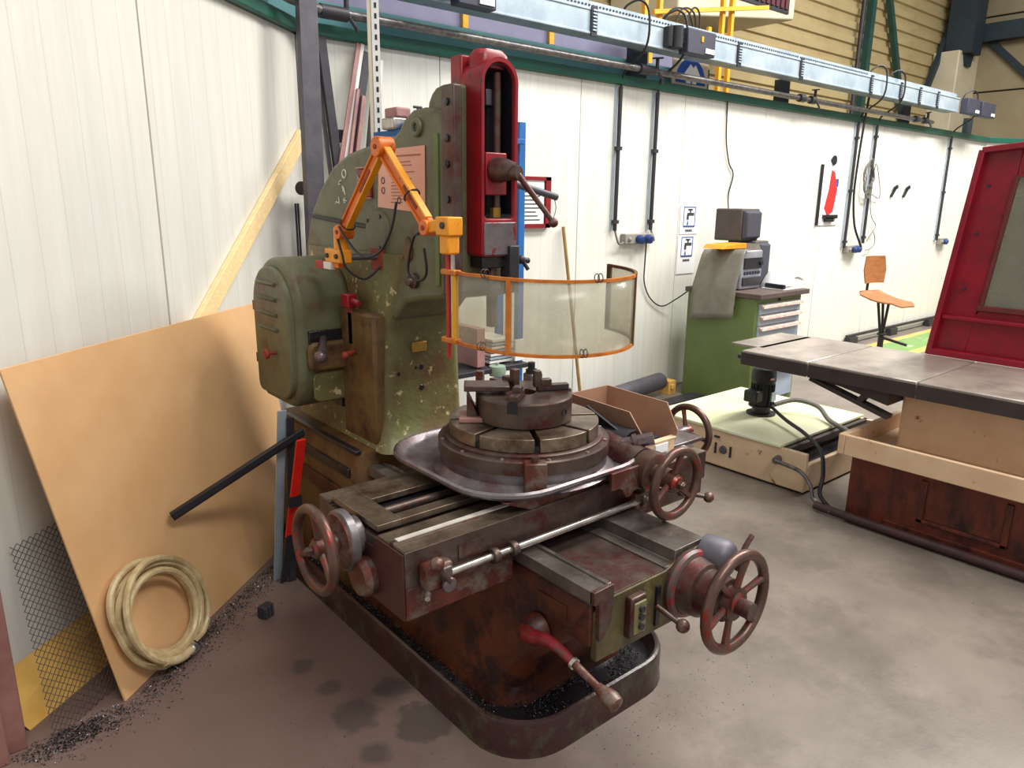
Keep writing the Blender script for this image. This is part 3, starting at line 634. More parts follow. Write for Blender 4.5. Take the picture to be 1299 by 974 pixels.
tag(MB().cyl((3.3, 3.7, .12), (5.0, 3.95, .12), .075, n=12).build('floor_tube', 'grey_steel'), 'grey steel tube lying on the floor along the wall', 'tube')
tag(MB().box(3.1, 5.1, 3.55, 3.68, 0, .06).build('floor_beam', 'black_steel', None, .004), 'dark steel beam lying on the floor in front of the tube', 'beam')
tag(MB().box(5.04, 5.14, 3.88, 4.0, 0, .12).box(5.06, 5.1, 3.86, 3.9, .05, .09).build('wood_offcut', 'insulation', None, .004), 'yellowish wooden block by the cabinet foot', 'block')

# ------------------------------------------------------------------ tool cabinet and what stands on it
t = thing('tool_cabinet', (5.51, 3.5, 0), 'green steel tool cabinet with pale blue drawers against the wall', 'cabinet')
MB().box(5.17, 5.85, 3.18, 3.84, 0, .91).build('body', 'cabinet_green', t, .006)
MB().box(5.15, 5.89, 3.13, 3.86, .91, .95).build('worktop', 'bench_top', t, .004)
for z0, z1 in ((.78, .865), (.69, .775), (.45, .685), (.32, .445), (.05, .315)):
    dr = MB().box(5.21, 5.81, 3.165, 3.185, z0, z1).build('drawer', 'drawer_blue', t, .003)
    MB().prism([(3.165, z1-.002), (3.135, z1-.012), (3.13, z1-.03), (3.165, z1-.022)], 'x', 5.21, 5.81).build('grip', 'drawer_grip', dr)
MB().cyl((5.5, 3.18, .885), (5.5, 3.165, .885), .01).build('lock', 'black_steel', t)
MB().cyl((5.17, 3.38, .82), (5.16, 3.38, .82), .012).build('bolt', 'black_steel', t)
def spk(x0, x1, y0, y1, z0, z1, label, m2):
    t = thing('speaker', ((x0+x1)/2, (y0+y1)/2, z0), label, 'speaker')
    MB().box(x0, x1, y0, y1, z0, z1).build('cabinet', 'speaker_brown', t, .012)
    MB().rings([[(x0+.012, y0, z0+.012), (x1-.012, y0, z0+.012), (x1-.012, y0, z1-.012), (x0+.012, y0, z1-.012)], [(x0+.03, y0-.04, z0+.03), (x1-.03, y0-.04, z0+.03), (x1-.03, y0-.04, z1-.03), (x0+.03, y0-.04, z1-.03)]]).build('grille', 'speaker_grille', t, .01)
    return t
spk(5.45, 5.72, 3.56, 3.82, 1.335, 1.60, 'dark brown loudspeaker on top of the stereo stack', 0)
spk(5.6, 5.80, 3.5, 3.78, .951, 1.334, 'dark loudspeaker standing behind the silver stereo', 0)
t = thing('stereo', (5.44, 3.5, .951), 'silver compact stereo with display on the tool cabinet', 'stereo')
MB().box(5.26, 5.56, 3.4, 3.7, .955, 1.27).build('body', 'silver_plastic', t, .012)
MB().box(5.29, 5.54, 3.39, 3.401, 1.12, 1.21).build('display', 'black_plastic', t)
MB().box(5.28, 5.55, 3.388, 3.401, .985, 1.055).build('cassette_door', 'black_steel', t, .004)
for k in range(6): MB().box(5.30+k*.04, 5.325+k*.04, 3.388, 3.401, 1.075, 1.10).build('button', 'dark_box', t)
MB().lathe([(.022, 0), (.02, .015)], (5.52, 3.39, 1.165), (0, -1, 0)).build('dial', 'black_plastic', t)
tag(MB().prism([(5.08, 1.285), (5.4, 1.285), (5.4, 1.325), (5.12, 1.318)], 'y', 3.46, 3.66).build('orange_folder', 'orange_yellow', None, .003), 'orange folder lying on top of the covered stereo', 'folder')
tag(MB().prism([(5.40, 1.271), (5.56, 1.271), (5.52, 1.32), (5.44, 1.325)], 'y', 3.42, 3.62).build('plastic_wrap', 'dusty_sheet'), 'crumpled clear plastic wrap on top of the silver stereo', 'wrap')
# dust cover: draped sheet hanging over the left of the cabinet
pts = []
q = MB(); nu, nv_ = 10, 14; grid = []
for i in range(nu+1):
    row = []
    for j in range(nv_+1):
        u, v = i/nu, j/nv_
        y = 3.36+.4*u; x = 5.24-.02*v; zz = 1.285-.02*u
        if v < .15: x = 5.24+.1*(1-v/.15); 
        else: x = 5.235-.105*min(1, (v-.15)/.45)**.9-.03*max(0, v-.5)+.008*math.sin(u*9+v*4)*v; zz -= .54*((v-.15)/.85)*(1+.06*u)
        row.append((x, y+.02*v*(.5-u)*-1.5, zz))
    grid.append(row)
vs = [p for r in grid for p in r]; n1 = nv_+1
q.add(vs, [(i*n1+j, i*n1+j+1, (i+1)*n1+j+1, (i+1)*n1+j) for i in range(nu) for j in range(nv_)])
ob = tag(q.build('dust_cover', 'dusty_sheet', smooth=80), 'grubby translucent plastic dust cover hanging over the cabinet side', 'cover')
so = ob.modifiers.new('solid', 'SOLIDIFY'); so.thickness = .003
# papers
t = thing('curled_paper', (5.72, 3.3, .951), 'curled white printed papers on the cabinet top', 'papers')
q = MB(); R = []
for k in range(9):
    a = k/8; R.append([(5.60+.30*a, 3.2, .955+.10*math.sin(a*PI*.8)), (5.62+.30*a, 3.44, .958+.14*math.sin(a*PI*.8))])
q.add([p for r in R for p in r], [(2*k, 2*k+1, 2*k+3, 2*k+2) for k in range(8)])
o = q.build('sheet', 'paper', t, smooth=80); s_ = o.modifiers.new('s', 'SOLIDIFY'); s_.thickness = .002
MB().box(5.58, 5.86, 3.19, 3.4, .951, .956).build('flat_sheet', 'paper', t)
MB().cyl((5.6, 3.2, .975), (5.62, 3.38, .975), .02).build('roll', 'black_plastic', t)

# ------------------------------------------------------------------ wooden work stool
t = thing('work_stool', (7.0, 2.97, 0), 'tall work stool with plywood seat and back on black steel legs', 'stool')
bx, by = 6.98, 2.96
def st(u, v, z): # u: to the picture right (camera right), v: away
    y_ = YAW+math.radians(26.8); aw = Vector((math.sin(y_), math.cos(y_), 0)); rl = Vector((math.cos(y_), -math.sin(y_), 0)); f_ = rl*.8-aw*.6; l_ = rl*.6+aw*.8
    return Vector((bx, by, 0))+f_*u+l_*v+Vector((0, 0, z))
R = []
for k in range(13):
    a = k/12; u = -.19+.42*a; zz = .845-.05*math.sin(a*PI*.9)*.6-.045*a+(.015 if k == 0 else 0)-(0.03*(a-.85)/.15 if a > .85 else 0)
    wd = .165-.05*max(0, (a-.6))/.4-(.03 if k in (0, 12) else 0)
    R.append([st(u, -wd, zz-.0), st(u, wd, zz+.0), st(u, wd, zz-.014), st(u, -wd, zz-.014)])
MB().rings(R).build('seat', 'plywood', t, .003)
R = []
for k in range(9):
    a = k/8; zz = .93+.25*a; wd = .15-.025*abs(a-.5)*2
    row = []
    for s, o in ((-1, 0), (-.5, .02), (0, .028), (.5, .02), (1, 0)): row.append(st(-.14-.02*a-o, wd*s, zz))
    R.append(row+[st(0, 0, 0)-st(.012, 0, 0)+p for p in row[::-1]])
MB().rings(R).build('backrest', 'plywood', t)
MB().tube(smoothpath([st(-.02, 0, .772), st(-.17, 0, .78), st(-.215, 0, .85), st(-.205, 0, 1.1)]), .013, 8).build('back_stem', 'chair_steel', t)
MB().cyl(st(-.235, 0, 1.09), st(-.19, 0, 1.09), .02).build('knob', 'black_plastic', t)
for u, v in ((-.06, .05), (-.03, -.06), (.03, .0)): MB().cyl(st(u*1.1, v, .768), st(.005, v*.2, .42), .012).build('strut', 'chair_steel', t)
MB().cyl(st(0, 0, .06), st(0, 0, .45), .026).build('column', 'chair_steel', t)
MB().torus(st(0, 0, .47), (0, 0, 1), .03, .012, 14, 6).build('collar', 'chair_steel', t)
MB().beam(st(0, 0, .44), st(.2, .1, .39), .035, .02).build('footrest', 'chair_steel', t)
for k in range(4):
    a = k*PI/2+.5; MB().beam(st(0, 0, .07), st(.26*math.cos(a), .26*math.sin(a), .02), .035, .035).build('foot', 'chair_steel', t)
MB().box(bx-.05, bx+.05, by-.05, by+.05, .764, .778).build('mount_plate', 'chair_steel', t)

# ------------------------------------------------------------------ surface grinder on the right
t = thing('surface_grinder', (4.2, 1.0, 0), 'large surface grinder with long grey table, cream body and rusty base', 'machine')
YE = -.6
MB().box(3.76, 5.2, YE, 1.665, 0, .386).build('base', 'rusty_base', t, .015)
MB().box(3.74, 3.765, YE, 1.45, .03, .06).build('base_ledge', 'rusty_base', t, .004)
MB().box(3.745, 3.765, .9, 1.3, .10, .12).box(3.745, 3.765, .9, .93, .1, .32).box(3.745, 3.765, 1.27, 1.3, .1, .32).build('access_frame', 'rusty_base', t, .004)
MB().prism([(3.62, .387), (3.62, .495), (3.645, .495), (3.645, .41), (4.9, .41), (4.9, .387)], 'y', YE, 1.645).build('drip_tray', 'cream_paint', t, .004)
MB().box(3.62, 4.9, 1.646, 1.68, .387, .495).build('tray_end', 'cream_paint', t, .004)
MB().box(3.88, 4.6, YE, 1.50, .41, .735).build('bed', 'cream_paint', t, .02)
MB().box(3.84, 4.62, YE, 1.52, .70, .745).build('bed_way', 'table_side', t, .006)
# table in bolted sections
for a, b in ((1.93, 2.34), (1.37, 1.925), (.6, 1.365), (YE, .595)):
    MB().box(3.70, 4.458, a+.002, b, .735, .818).build('table_section', 'table_grey', t, .006)
    MB().box(3.694, 3.70, a+.002, b, .735, .806).build('table_edge', 'table_side', t, .002)
MB().prism([(1.95, .736), (1.50, .736), (1.50, .665), (1.62, .69), (1.75, .715)], 'x', 3.72, 4.3).build('table_bracket', 'table_side', t)
MB().beam((3.76, 1.93, .722), (3.76, 1.5, .60), .06, .022).beam((3.76, 1.66, .645), (3.76, 1.62, .70), .05, .03).build('brace', 'table_side', t)
MB().box(3.86, 4.42, 2.3, 2.52, .805, .818).build('end_plate', 'table_grey', t, .003)
MB().cyl((3.72, 2.34, .775), (3.72, 2.37, .775), .014).build('end_screw', 'black_steel', t)
# splash guard panel
t = thing('splash_guard', (4.5, .9, .82), 'crimson splash guard panel with grimy window above the grinder table', 'guard panel')
YB = .1
def zy(y, z): return (y, z)
outer = [(1.62, .82), (1.505, 1.93), (YB, 2.06), (YB, .82)]
wind = [(1.385, 1.13), (1.335, 1.72), (1.28, 1.80), (.35, 1.86), (.3, 1.8), (.3, 1.1), (1.34, 1.10)]
def strip(pts, x0, x1, name, m, par, bv=.004): return MB().prism(pts, 'x', x0, x1).build(name, m, par, bv)
strip([(1.62, .82), (1.505, 1.93), (1.33, 1.945), (1.40, 1.10), (1.43, 1.035), (1.45, .82)], 4.5, 4.53, 'side_panel', 'panel_crimson', t)
strip([(1.34, 1.80), (1.33, 1.945), (YB, 2.06), (YB, 1.87)], 4.5, 4.53, 'top_panel', 'panel_crimson', t)
strip([(1.452, .82), (1.425, 1.09), (YB, 1.09), (YB, .82)], 4.5, 4.53, 'lower_panel', 'panel_crimson', t)
strip([(1.41, 1.08), (1.33, 1.81), (YB, 1.88), (YB, 1.08)], 4.515, 4.522, 'window_pane', 'grimy_glass', t, 0)
for (a, b) in (((1.62, .82), (1.505, 1.93)), ((1.505, 1.93), (YB, 2.06))):
    MB().beam((4.48, a[0], a[1]), (4.48, b[0], b[1]), .03, .06, (1, 0, 0)).build('frame_rail', 'panel_crimson', t, .004)
MB().box(4.465, 4.5, YB, 1.58, 1.03, 1.05).build('ledge', 'panel_crimson', t, .004)
MB().box(4.45, 4.5, YB, 1.61, .82, .855).build('ledge', 'panel_crimson', t, .004)
wf = [(1.40, 1.10), (1.33, 1.80), (YB, 1.87)]
MB().beam((4.495, 1.40, 1.12), (4.495, 1.335, 1.80), .02, .02, (1, 0, 0)).build('window_frame', 'frame_rust', t, .003)
MB().box(4.485, 4.502, YB, 1.42, 1.09, 1.12).build('window_frame', 'frame_rust', t, .003)
MB().beam((4.495, 1.33, 1.80), (4.495, YB, 1.87), .02, .02, (1, 0, 0)).build('window_frame', 'panel_crimson', t, .003)
for y, zz in ((1.50, 1.2), (1.48, 1.5), (1.46, 1.75)): MB().cyl((4.5, y, zz), (4.49, y, zz), .008, n=8).build('bolt', 'black_steel', t)
# coolant tank
t = thing('coolant_tank', (4.35, 2.5, 0), 'low cream coolant tank with pale green lid beside the grinder', 'tank')
MB().box(3.84, 3.87, 1.95, 3.05, .015, .25).box(3.87, 4.86, 3.02, 3.05, .015, .25).box(4.83, 4.86, 1.95, 3.05, .015, .25).box(3.87, 4.86, 1.95, 1.98, .015, .18).box(3.86, 4.84, 1.96, 3.03, .015, .16).build('body', 'tank_cream', t, .005)
MB().box(3.86, 4.84, 1.97, 2.12, .16, .175).build('oil_surface', 'oil_hollow_black', t)
MB().box(3.83, 4.87, 2.11, 3.06, .25, .268).build('lid', 'tank_lid', t, .003)
MB().box(3.86, 4.87, 2.07, 2.10, .215, .25).build('lid_rim', 'table_side', t, .003)
MB().lathe([(.028, 0), (.024, .01), (.012, .012)], (3.84, 2.5, .13), (-1, 0, 0), 14).build('drain_plug', 'grey_steel', t)
for s in (-1, 1): MB().box(3.832, 3.842, 2.5+s*.055-.006, 2.5+s*.055+.006, .095, .165).build('bracket', 'black_steel', t)
MB().box(3.832, 3.842, 2.53, 2.57, .2, .212).build('slot', 'black_steel', t)
t = thing('coolant_pump', (4.33, 2.555, .268), 'black vertical electric pump motor standing on the coolant tank lid', 'pump')
c = (4.33, 2.555)
MB().lathe([(.095, 0), (.095, .012), (.06, .012), (.06, .05), (.085, .055), (.085, .065)], (*c, .268), n=24).build('flange', 'black_steel', t)
MB().lathe([(.07, 0), (.07, .15), (.075, .152), (.075, .16)], (*c, .333), n=24).build('motor', 'black_plastic', t)
for k in range(16):
    a = 2*PI*k/16; MB().beam((c[0]+.072*math.cos(a), c[1]+.072*math.sin(a), .34), (c[0]+.072*math.cos(a), c[1]+.072*math.sin(a), .48), .006, .012, (math.cos(a), math.sin(a), 0)).build('cooling_fin', 'black_plastic', t)
MB().lathe([(.078, 0), (.08, .01), (.08, .07), (.07, .09), (.02, .1)], (*c, .493), n=24).build('fan_cowl', 'black_plastic', t)
MB().box(c[0]-.15, c[0]-.07, c[1]-.05, c[1]+.05, .37, .45).build('terminal_box', 'black_plastic', t, .01)
MB().box(c[0]-.02, c[0]+.03, c[1]-.083, c[1]-.073, .37, .43).build('rating_plate', 'galv', t)
MB().box(c[0]-.05, c[0]-.01, c[1]-.085, c[1]-.077, .52, .53).build('mark', 'pinkish_bar', t)
tag(MB().tube(smoothpath([(4.30, 2.46, .34), (4.2, 2.3, .31), (4.05, 2.08, .30), (3.9, 1.9, .27), (3.75, 1.8, .2), (3.70, 1.78, .1), (3.72, 1.72, .03)]), .012, 8).build('pump_cable', 'cable'), 'black pump cable arching over the tank edge to the floor', 'cable')
tag(MB().tube(smoothpath([(4.40, 2.50, .33), (4.52, 2.42, .36), (4.56, 2.28, .34), (4.48, 2.16, .295), (4.40, 2.05, .29), (4.3, 1.9, .29), (4.2, 1.75, .3), (4.1, 1.66, .30)]), .016, 8).build('coolant_hose', 'cable_grey'), 'grey coolant hose curving from the pump to the grinder', 'hose')
tag(MB().tube(smoothpath([(3.83, 2.12, .18), (3.79, 2.1, .18), (3.77, 1.95, .17), (3.74, 1.86, .12), (3.72, 1.82, .05), (3.68, 1.7, .03)]), .012, 8).cyl((3.84, 2.12, .18), (3.79, 2.11, .18), .022).build('drain_pipe', 'steel_pipe'), 'steel drain pipe with nut leaving the tank end', 'pipe')
tag(MB().tube(smoothpath([(3.70, 1.80, .032), (3.69, 1.55, .032), (3.69, 1.0, .032), (3.69, .3, .032), (3.69, -.5, .032)]), .024, 10).build('floor_hose', 'pipe_brown'), 'dark brown pipe lying along the foot of the rusty grinder base', 'pipe')

# ================================================================== SLOTTING MACHINE
m_ = thing('slotting_machine', (1.56, 2.3, 0), 'old green and red slotting machine with round rotary table and handwheels', 'machine')
XC = 1.56
RR = lambda o, z: [(x, y, z) for x, y in rrect(1.165-o, 1.955+o, 1.365-o, 3.25+o, .2+o, 8)]
pan = MB().rings([RR(.004, 0), RR(0, .02), RR(0, .112), RR(-.004, .122), RR(-.012, .126), RR(-.02, .122), RR(-.025, .11), RR(-.04, .07)]).build('base_pan', 'pan_paint', m_)
MB().rings([[(x, y, zz) for x, y in rrect(*b, r, 6)] for b, r, zz in (((1.25, 1.87, 1.515, 3.15), .12, .066), ((1.262, 1.855, 1.525, 3.1), .10, .09), ((1.28, 1.84, 1.535, 3.1), .09, .13), ((1.295, 1.825, 1.49, 2.6), .06, .25), ((1.315, 1.805, 1.32, 2.6), .04, .42), ((1.318, 1.802, 1.24, 2.6), .02, .55), ((1.318, 1.802, 1.235, 2.6), .02, .57))]).build('pedestal', 'rust_orange', m_)
# bed with its ways
bd = MB().box(1.32, 1.80, 1.232, 2.44, .44, .577).build('bed', 'rust_orange', m_, .006)
MB().prism([(1.305, .627), (1.355, .627), (1.36, .622), (1.366, .622), (1.369, .63), (1.382, .63), (1.382, .575), (1.325, .575), (1.325, .588), (1.305, .588)], 'y', 1.215, 2.44).build('guide_way', 'bed_steel', bd, .0015)
MB().prism([(1.667, .592), (1.625, .592), (1.625, .58), (1.812, .58), (1.812, .633), (1.667, .633)], 'y', 1.22, 2.44).build('guide_way', 'bed_steel', bd, .0015)
MB().box(1.382, 1.625, 1.222, 2.44, .578, .586).build('bed_cover', 'dark_steel', bd, .001)
fp = MB().prism([(1.33, .40), (1.33, .55), (1.382, .575), (1.382, .583), (1.62, .583), (1.67, .60), (1.80, .62), (1.805, .42), (1.79, .395)], 'y', 1.214, 1.236).build('front_plate', 'front_olive', m_, .003)
MB().rings([[(1.4, 1.24, .397), (1.75, 1.24, .397), (1.75, 1.6, .397), (1.33, 1.6, .397)], [(1.4, 1.225, .41), (1.78, 1.225, .41), (1.78, 1.6, .41), (1.33, 1.6, .41)]]).build('bed_underside', 'front_olive', m_)
MB().prism([(1.305, .627), (1.384, .63), (1.384, .565), (1.375, .505), (1.345, .47), (1.33, .47), (1.326, .585), (1.305, .588)], 'y', 1.205, 1.222).build('end_casting', 'dark_steel', m_, .002)
sw = MB().box(1.442, 1.508, 1.188, 1.216, .435, .565).build('switch_box', 'dark_steel', m_, .006)
MB().box(1.45, 1.50, 1.182, 1.19, .45, .55).build('switch_plate', 'switch_olive', sw, .003)
for zz in (.475, .505, .53): MB().cyl((1.475, 1.184, zz), (1.475, 1.172, zz), .010, n=12).build('push_button', 'black_steel', sw)
LV0, LV1 = Vector((1.580, 1.21, .485)), Vector((1.592, 1.12, .457))
MB().box(1.575, 1.592, 1.205, 1.216, .42, .55).build('lever_slot', 'oil_hollow_black', m_)
lv = MB().cyl(LV0, LV1, .0085, .0075).build('clamp_lever', 'dark_steel', m_)
MB().ball(LV1, .021).build('ball_grip', 'iron_red', lv)
# bottom gear lever
lv = MB().tube(smoothpath([(1.27, 1.445, .408), (1.25, 1.40, .424), (1.25, 1.33, .445), (1.25, 1.27, .442), (1.25, 1.215, .428)]), [.026]*6+[.022]*3+[.019]*4+[.016]*4+[.0145]*4+[.013]*4, 10).build('gear_lever', 'lever_red', m_)
MB().lathe([(.014, 0), (.016, .01), (.022, .03), (.026, .05), (.022, .07), (.0, .078)], (1.25, 1.13, .408), (0, -1, -.22), 14).build('ball_grip', 'iron_red', lv)
MB().cyl((1.25, 1.222, .430), (1.25, 1.12, .406), .0115, .0105).build('lever_shaft', 'iron_red', lv)
MB().cyl((1.25, 1.225, .431), (1.25, 1.215, .4285), .017).build('ferrule', 'bright_steel', lv)
MB().lathe([(.05, 0), (.045, .03), (.02, .06)], (1.31, 1.43, .41), (-1, 0, 0)).build('lever_boss', 'rust_orange', m_)
MB().box(1.312, 1.318, 1.32, 1.44, .47, .53).build('blank_plate', 'rust_orange', m_, .001)

def handwheel(c, ax, R, r, nsp, m='wheel_iron', rot=0, hub=.03, hubl=.07, dish=.02):
    c = Vector(c); ax = Vector(ax).normalized(); t = Vector((0, 0, 1)); u = ax.cross(t).normalized(); w_ = ax.cross(u)
    o = MB().torus(c, ax, R, r, 40, 10).build('handwheel', m, m_)
    h = MB().lathe([(hub*.8, -hubl*.5-dish), (hub, -hubl*.4-dish), (hub, hubl*.2-dish), (hub*.75, hubl*.3-dish), (hub*.45, hubl*.32-dish), (hub*.4, hubl*.55-dish)], c, ax, 18).build('hub', m, o)
    for k in range(nsp):
        a = rot+2*PI*k/nsp; e = u*math.cos(a)+w_*math.sin(a)
        MB().tube([c+e*hub*.8-ax*dish, c+e*(R*.5)-ax*dish*.6, c+e*(R-r*.3)], [r*.75, r*.6, r*.75], 8).build('spoke', m, o)
    MB().lathe([(hub*.55, 0), (hub*.55, .012), (hub*.3, .02)], c+ax*(hubl*.35-dish), ax, 6).build('nut', 'dark_steel', o)
    return o
# longitudinal feed, big front wheel
MB().lathe([(.106, 0), (.106, .018), (.094, .024), (.088, .05), (.084, .075), (.072, .08), (.072, .125)], (1.72, 1.214, .515), (0, -1, 0), 32).build('feed_housing', 'dark_steel', m_)
MB().torus((1.72, 1.198, .515), (0, -1, 0), .094, .016, 32, 8).build('housing_rim', 'chipped_red', m_)
MB().lathe([(.062, 0), (.066, .004), (.066, .03), (.05, .032), (.05, .06), (.026, .062), (.026, .11)], (1.72, 1.09, .52), (0, -1, 0), 28).build('dial_collar', 'dark_steel', m_)
handwheel((1.72, 1.035, .527), (0, -1, 0), .144, .0165, 6, 'wheel_iron', .25, .032, .08, .01)
MB().lathe([(.062, 0), (.062, .07), (.05, .09), (.04, .095)], (1.815, 1.22, .58), (.2, -1, 0), 24).build('motor_boss', 'grey_steel', m_)
MB().tube(smoothpath([(1.80, 1.09, .58), (1.80, 1.08, .62), (1.815, 1.08, .65), (1.85, 1.08, .68)]), .008, 8).build('crank_pipe', 'dark_steel', m_)
# saddle
sd = MB().prism([(1.53, .632), (1.53, .739), (1.585, .739), (1.592, .747), (1.603, .747), (1.61, .736), (1.675, .736), (1.675, .725), (1.975, .725), (1.975, .738), (2.045, .738), (2.045, .66), (2.0, .632)], 'x', .915, 2.24).build('saddle', 'dark_steel', m_, .002)
for y0, y1, z_ in ((1.531, 1.584, .739), (1.612, 1.674, .736), (1.976, 2.044, .738)): MB().box(.917, 2.238, y0, y1, z_, z_+.0016).build('way_face', 'way_steel', sd)
MB().prism([(1.534, .535), (1.534, .733), (1.67, .733), (1.69, .70), (1.85, .69), (1.85, .535)], 'x', .910, .9155).build('end_plate', 'maroon_iron', sd, .002)
MB().box(.917, 1.296, 1.532, 1.88, .53, .634).build('saddle_apron', 'iron_red', sd, .008)
MB().box(1.825, 2.235, 1.535, 1.88, .57, .634).build('saddle_apron', 'dark_steel', sd, .008)
MB().box(.93, 2.2, 1.588, 1.606, .746, .7495).build('way_strip', 'way_highlight', sd)
sl = MB().box(.925, 1.005, 1.69, 1.968, .738, .757).box(1.005, 2.22, 1.69, 1.735, .738, .757).box(1.005, 2.22, 1.87, 1.968, .738, .757).box(2.12, 2.22, 1.735, 1.87, .738, .757).build('slide_plate', 'way_steel', sd, .0015)
MB().box(1.0, 2.13, 1.73, 1.875, .7255, .7275).build('slot_floor', 'oil_hollow_black', sd)
MB().cyl((.95, 1.795, .742), (2.2, 1.795, .742), .0135, n=14).build('lead_screw', 'dark_steel', sd)
MB().box(1.088, 1.205, 1.526, 1.532, .664, .712).build('name_plate', 'dark_steel', sd)
# cross feed wheel at the left end
MB().lathe([(.06, 0), (.062, .03), (.09, .034), (.09, .056), (.084, .06)], (.918, 1.80, .69), (-1, 0, 0), 32).build('dial_collar', 'tray_iron', m_)
MB().lathe([(.082, 0), (.08, .006), (.03, .012), (.028, .075)], (.858, 1.80, .69), (-1, 0, 0), 28).build('dial_face', 'iron_red', m_)
MB().lathe([(.05, 0), (.06, .04), (.05, .06)], (.93, 1.72, .60), (-1, 0, 0), 24).build('gear_cover_small', 'iron_red', m_)
handwheel((.785, 1.80, .685), (-1, 0, 0), .118, .0155, 3, 'wheel_iron', .5, .028, .07, .012)
# right end wheel and housing
MB().lathe([(.06, 0), (.06, .06), (.082, .064), (.082, .10), (.03, .104), (.03, .22)], (2.24, 1.80, .70), (1, 0, 0), 28).build('dial_collar', 'tray_iron', m_)
MB().box(2.16, 2.34, 1.62, 1.86, .735, .752).build('end_shelf', 'tray_iron', m_, .004)
handwheel((2.49, 1.80, .70), (1, 0, 0), .106, .0145, 3, 'wheel_iron', .2, .026, .06, .012)
# feed trip shaft
sh = MB().cyl((.97, 1.50, .656), (1.86, 1.50, .656), .011, n=14).build('trip_shaft', 'bright_steel', m_)
for x in (1.185, 1.255, 1.825): MB().lathe([(.021, 0), (.023, .003), (.023, .018), (.021, .021)], (x, 1.50, .656), (1, 0, 0), 20).build('stop_collar', 'dark_steel', sh)
tb = MB().box(.955, 1.04, 1.482, 1.532, .625, .70).build('trip_bracket', 'iron_red', m_, .01)
MB().box(1.0, 1.03, 1.475, 1.50, .62, .69).cyl((1.015, 1.478, .640), (1.015, 1.462, .640), .022).build('trip_block', 'tray_iron', tb, .004)
MB().cyl((1.015, 1.468, .65), (.975, 1.462, .712), .0085).build('trip_lever', 'dark_steel', tb)
MB().ball((.972, 1.462, .718), .02).build('ball_grip', 'iron_red', tb)
MB().cyl((.96, 1.49, .625), (.945, 1.47, .622), .008, n=8).build('screw', 'bright_steel', tb)
MB().box(1.80, 1.86, 1.49, 1.54, .62, .69).build('shaft_bracket', 'iron_red', m_, .006)

# rotary table assembly
tcx, tcy = 1.55, 1.79
TR = lambda o, z, sh=0: [(x, y, z) for x, y in rrect(1.19-o, 1.93+o, 1.487-o, 2.2+o, .21+o*.7, 8)]
ct = MB().rings([[(x, y, .757) for x, y in rrect(1.37, 1.76, 1.54, 2.03, .02, 8)], [(x, y, .77) for x, y in rrect(1.33, 1.80, 1.53, 2.08, .08, 8)], TR(-.03, .782), TR(-.006, .79), TR(0, .799), TR(-.001, .808), TR(-.009, .813), TR(-.018, .809), TR(-.03, .79), TR(-.05, .783)]).build('coolant_tray', 'tray_iron', m_)
MB().rings([[(x, y, .735) for x, y in rrect(1.37, 1.76, 1.54, 2.03, .02, 4)], [(x, y, .76) for x, y in rrect(1.37, 1.76, 1.54, 2.03, .02, 4)]]).prism([(1.37, .735), (1.40, .735), (1.50, .785), (1.26, .785)], 'y', 1.535, 1.60).build('carriage', 'iron_red', m_, .004)
MB().lathe([(.31, 0), (.285, .02), (.282, .05)], (tcx, tcy, .784), n=56).build('table_base', 'tray_iron', m_)
MB().lathe([(.284, 0), (.29, .003), (.290, .043), (.286, .048), (.265, .049)], (tcx, tcy, .834), n=64).build('table_ring', 'dark_steel', m_)
MB().lathe([(.268, 0), (.268, .008), (.262, .012), (.25, .012)], (tcx, tcy, .883), n=64).build('inner_ring', 'dark_steel', m_)
for k in range(12):
    a = 2*PI*k/12+.1; MB().cyl((tcx+.278*math.cos(a), tcy+.278*math.sin(a), .882), (tcx+.278*math.cos(a), tcy+.278*math.sin(a), .886), .006, n=8).build('ring_screw', 'bright_steel', m_)
# T-slotted top: sectors with slots between
ns = 8; r_t = .252
for k in range(ns):
    a0 = 2*PI*k/ns+math.radians(14); g_ = .009
    pts = []
    for i in range(9):
        a = a0+(2*PI/ns)*i/8
        pts.append(Vector((r_t*math.cos(a), r_t*math.sin(a))))
    n0 = Vector((-math.sin(a0), math.cos(a0))); a1 = a0+2*PI/ns; n1_ = Vector((math.sin(a1), -math.cos(a1)))
    for i in range(9):
        f0 = 1-i/8; 
        if i == 0: pts[i] = pts[i]+n0*g_
        if i == 8: pts[i] = pts[i]+n1_*g_
    inn = (n0+n1_).normalized()*(g_/math.sin(PI/ns)); 
    poly = [(tcx+p_.x, tcy+p_.y) for p_ in pts]+[(tcx+inn.x, tcy+inn.y)]
    MB().prism(poly, 'z', .896, .940).build('table_sector', 'way_steel', m_, .002)
MB().lathe([(.246, 0), (.246, .02)], (tcx, tcy, .895), n=48).build('slot_floor', 'oil_hollow_black', m_)
# stop block on the tray front
an = math.atan2(1.50-tcy, 1.355-tcx)
e = Vector((math.cos(an), math.sin(an), 0)); s_ = Vector((-e.y, e.x, 0)); c = Vector((tcx, tcy, 0))+e*.302
sb = MB().obox(c+Vector((0, 0, .838)), e*.022, s_*.034, (0, 0, .05)).build('stop_block', 'iron_red', m_, .004)
MB().cyl(c+Vector((0, 0, .888)), c+Vector((0, 0, .904)), .013, n=6).build('stop_bolt', 'dark_steel', sb)
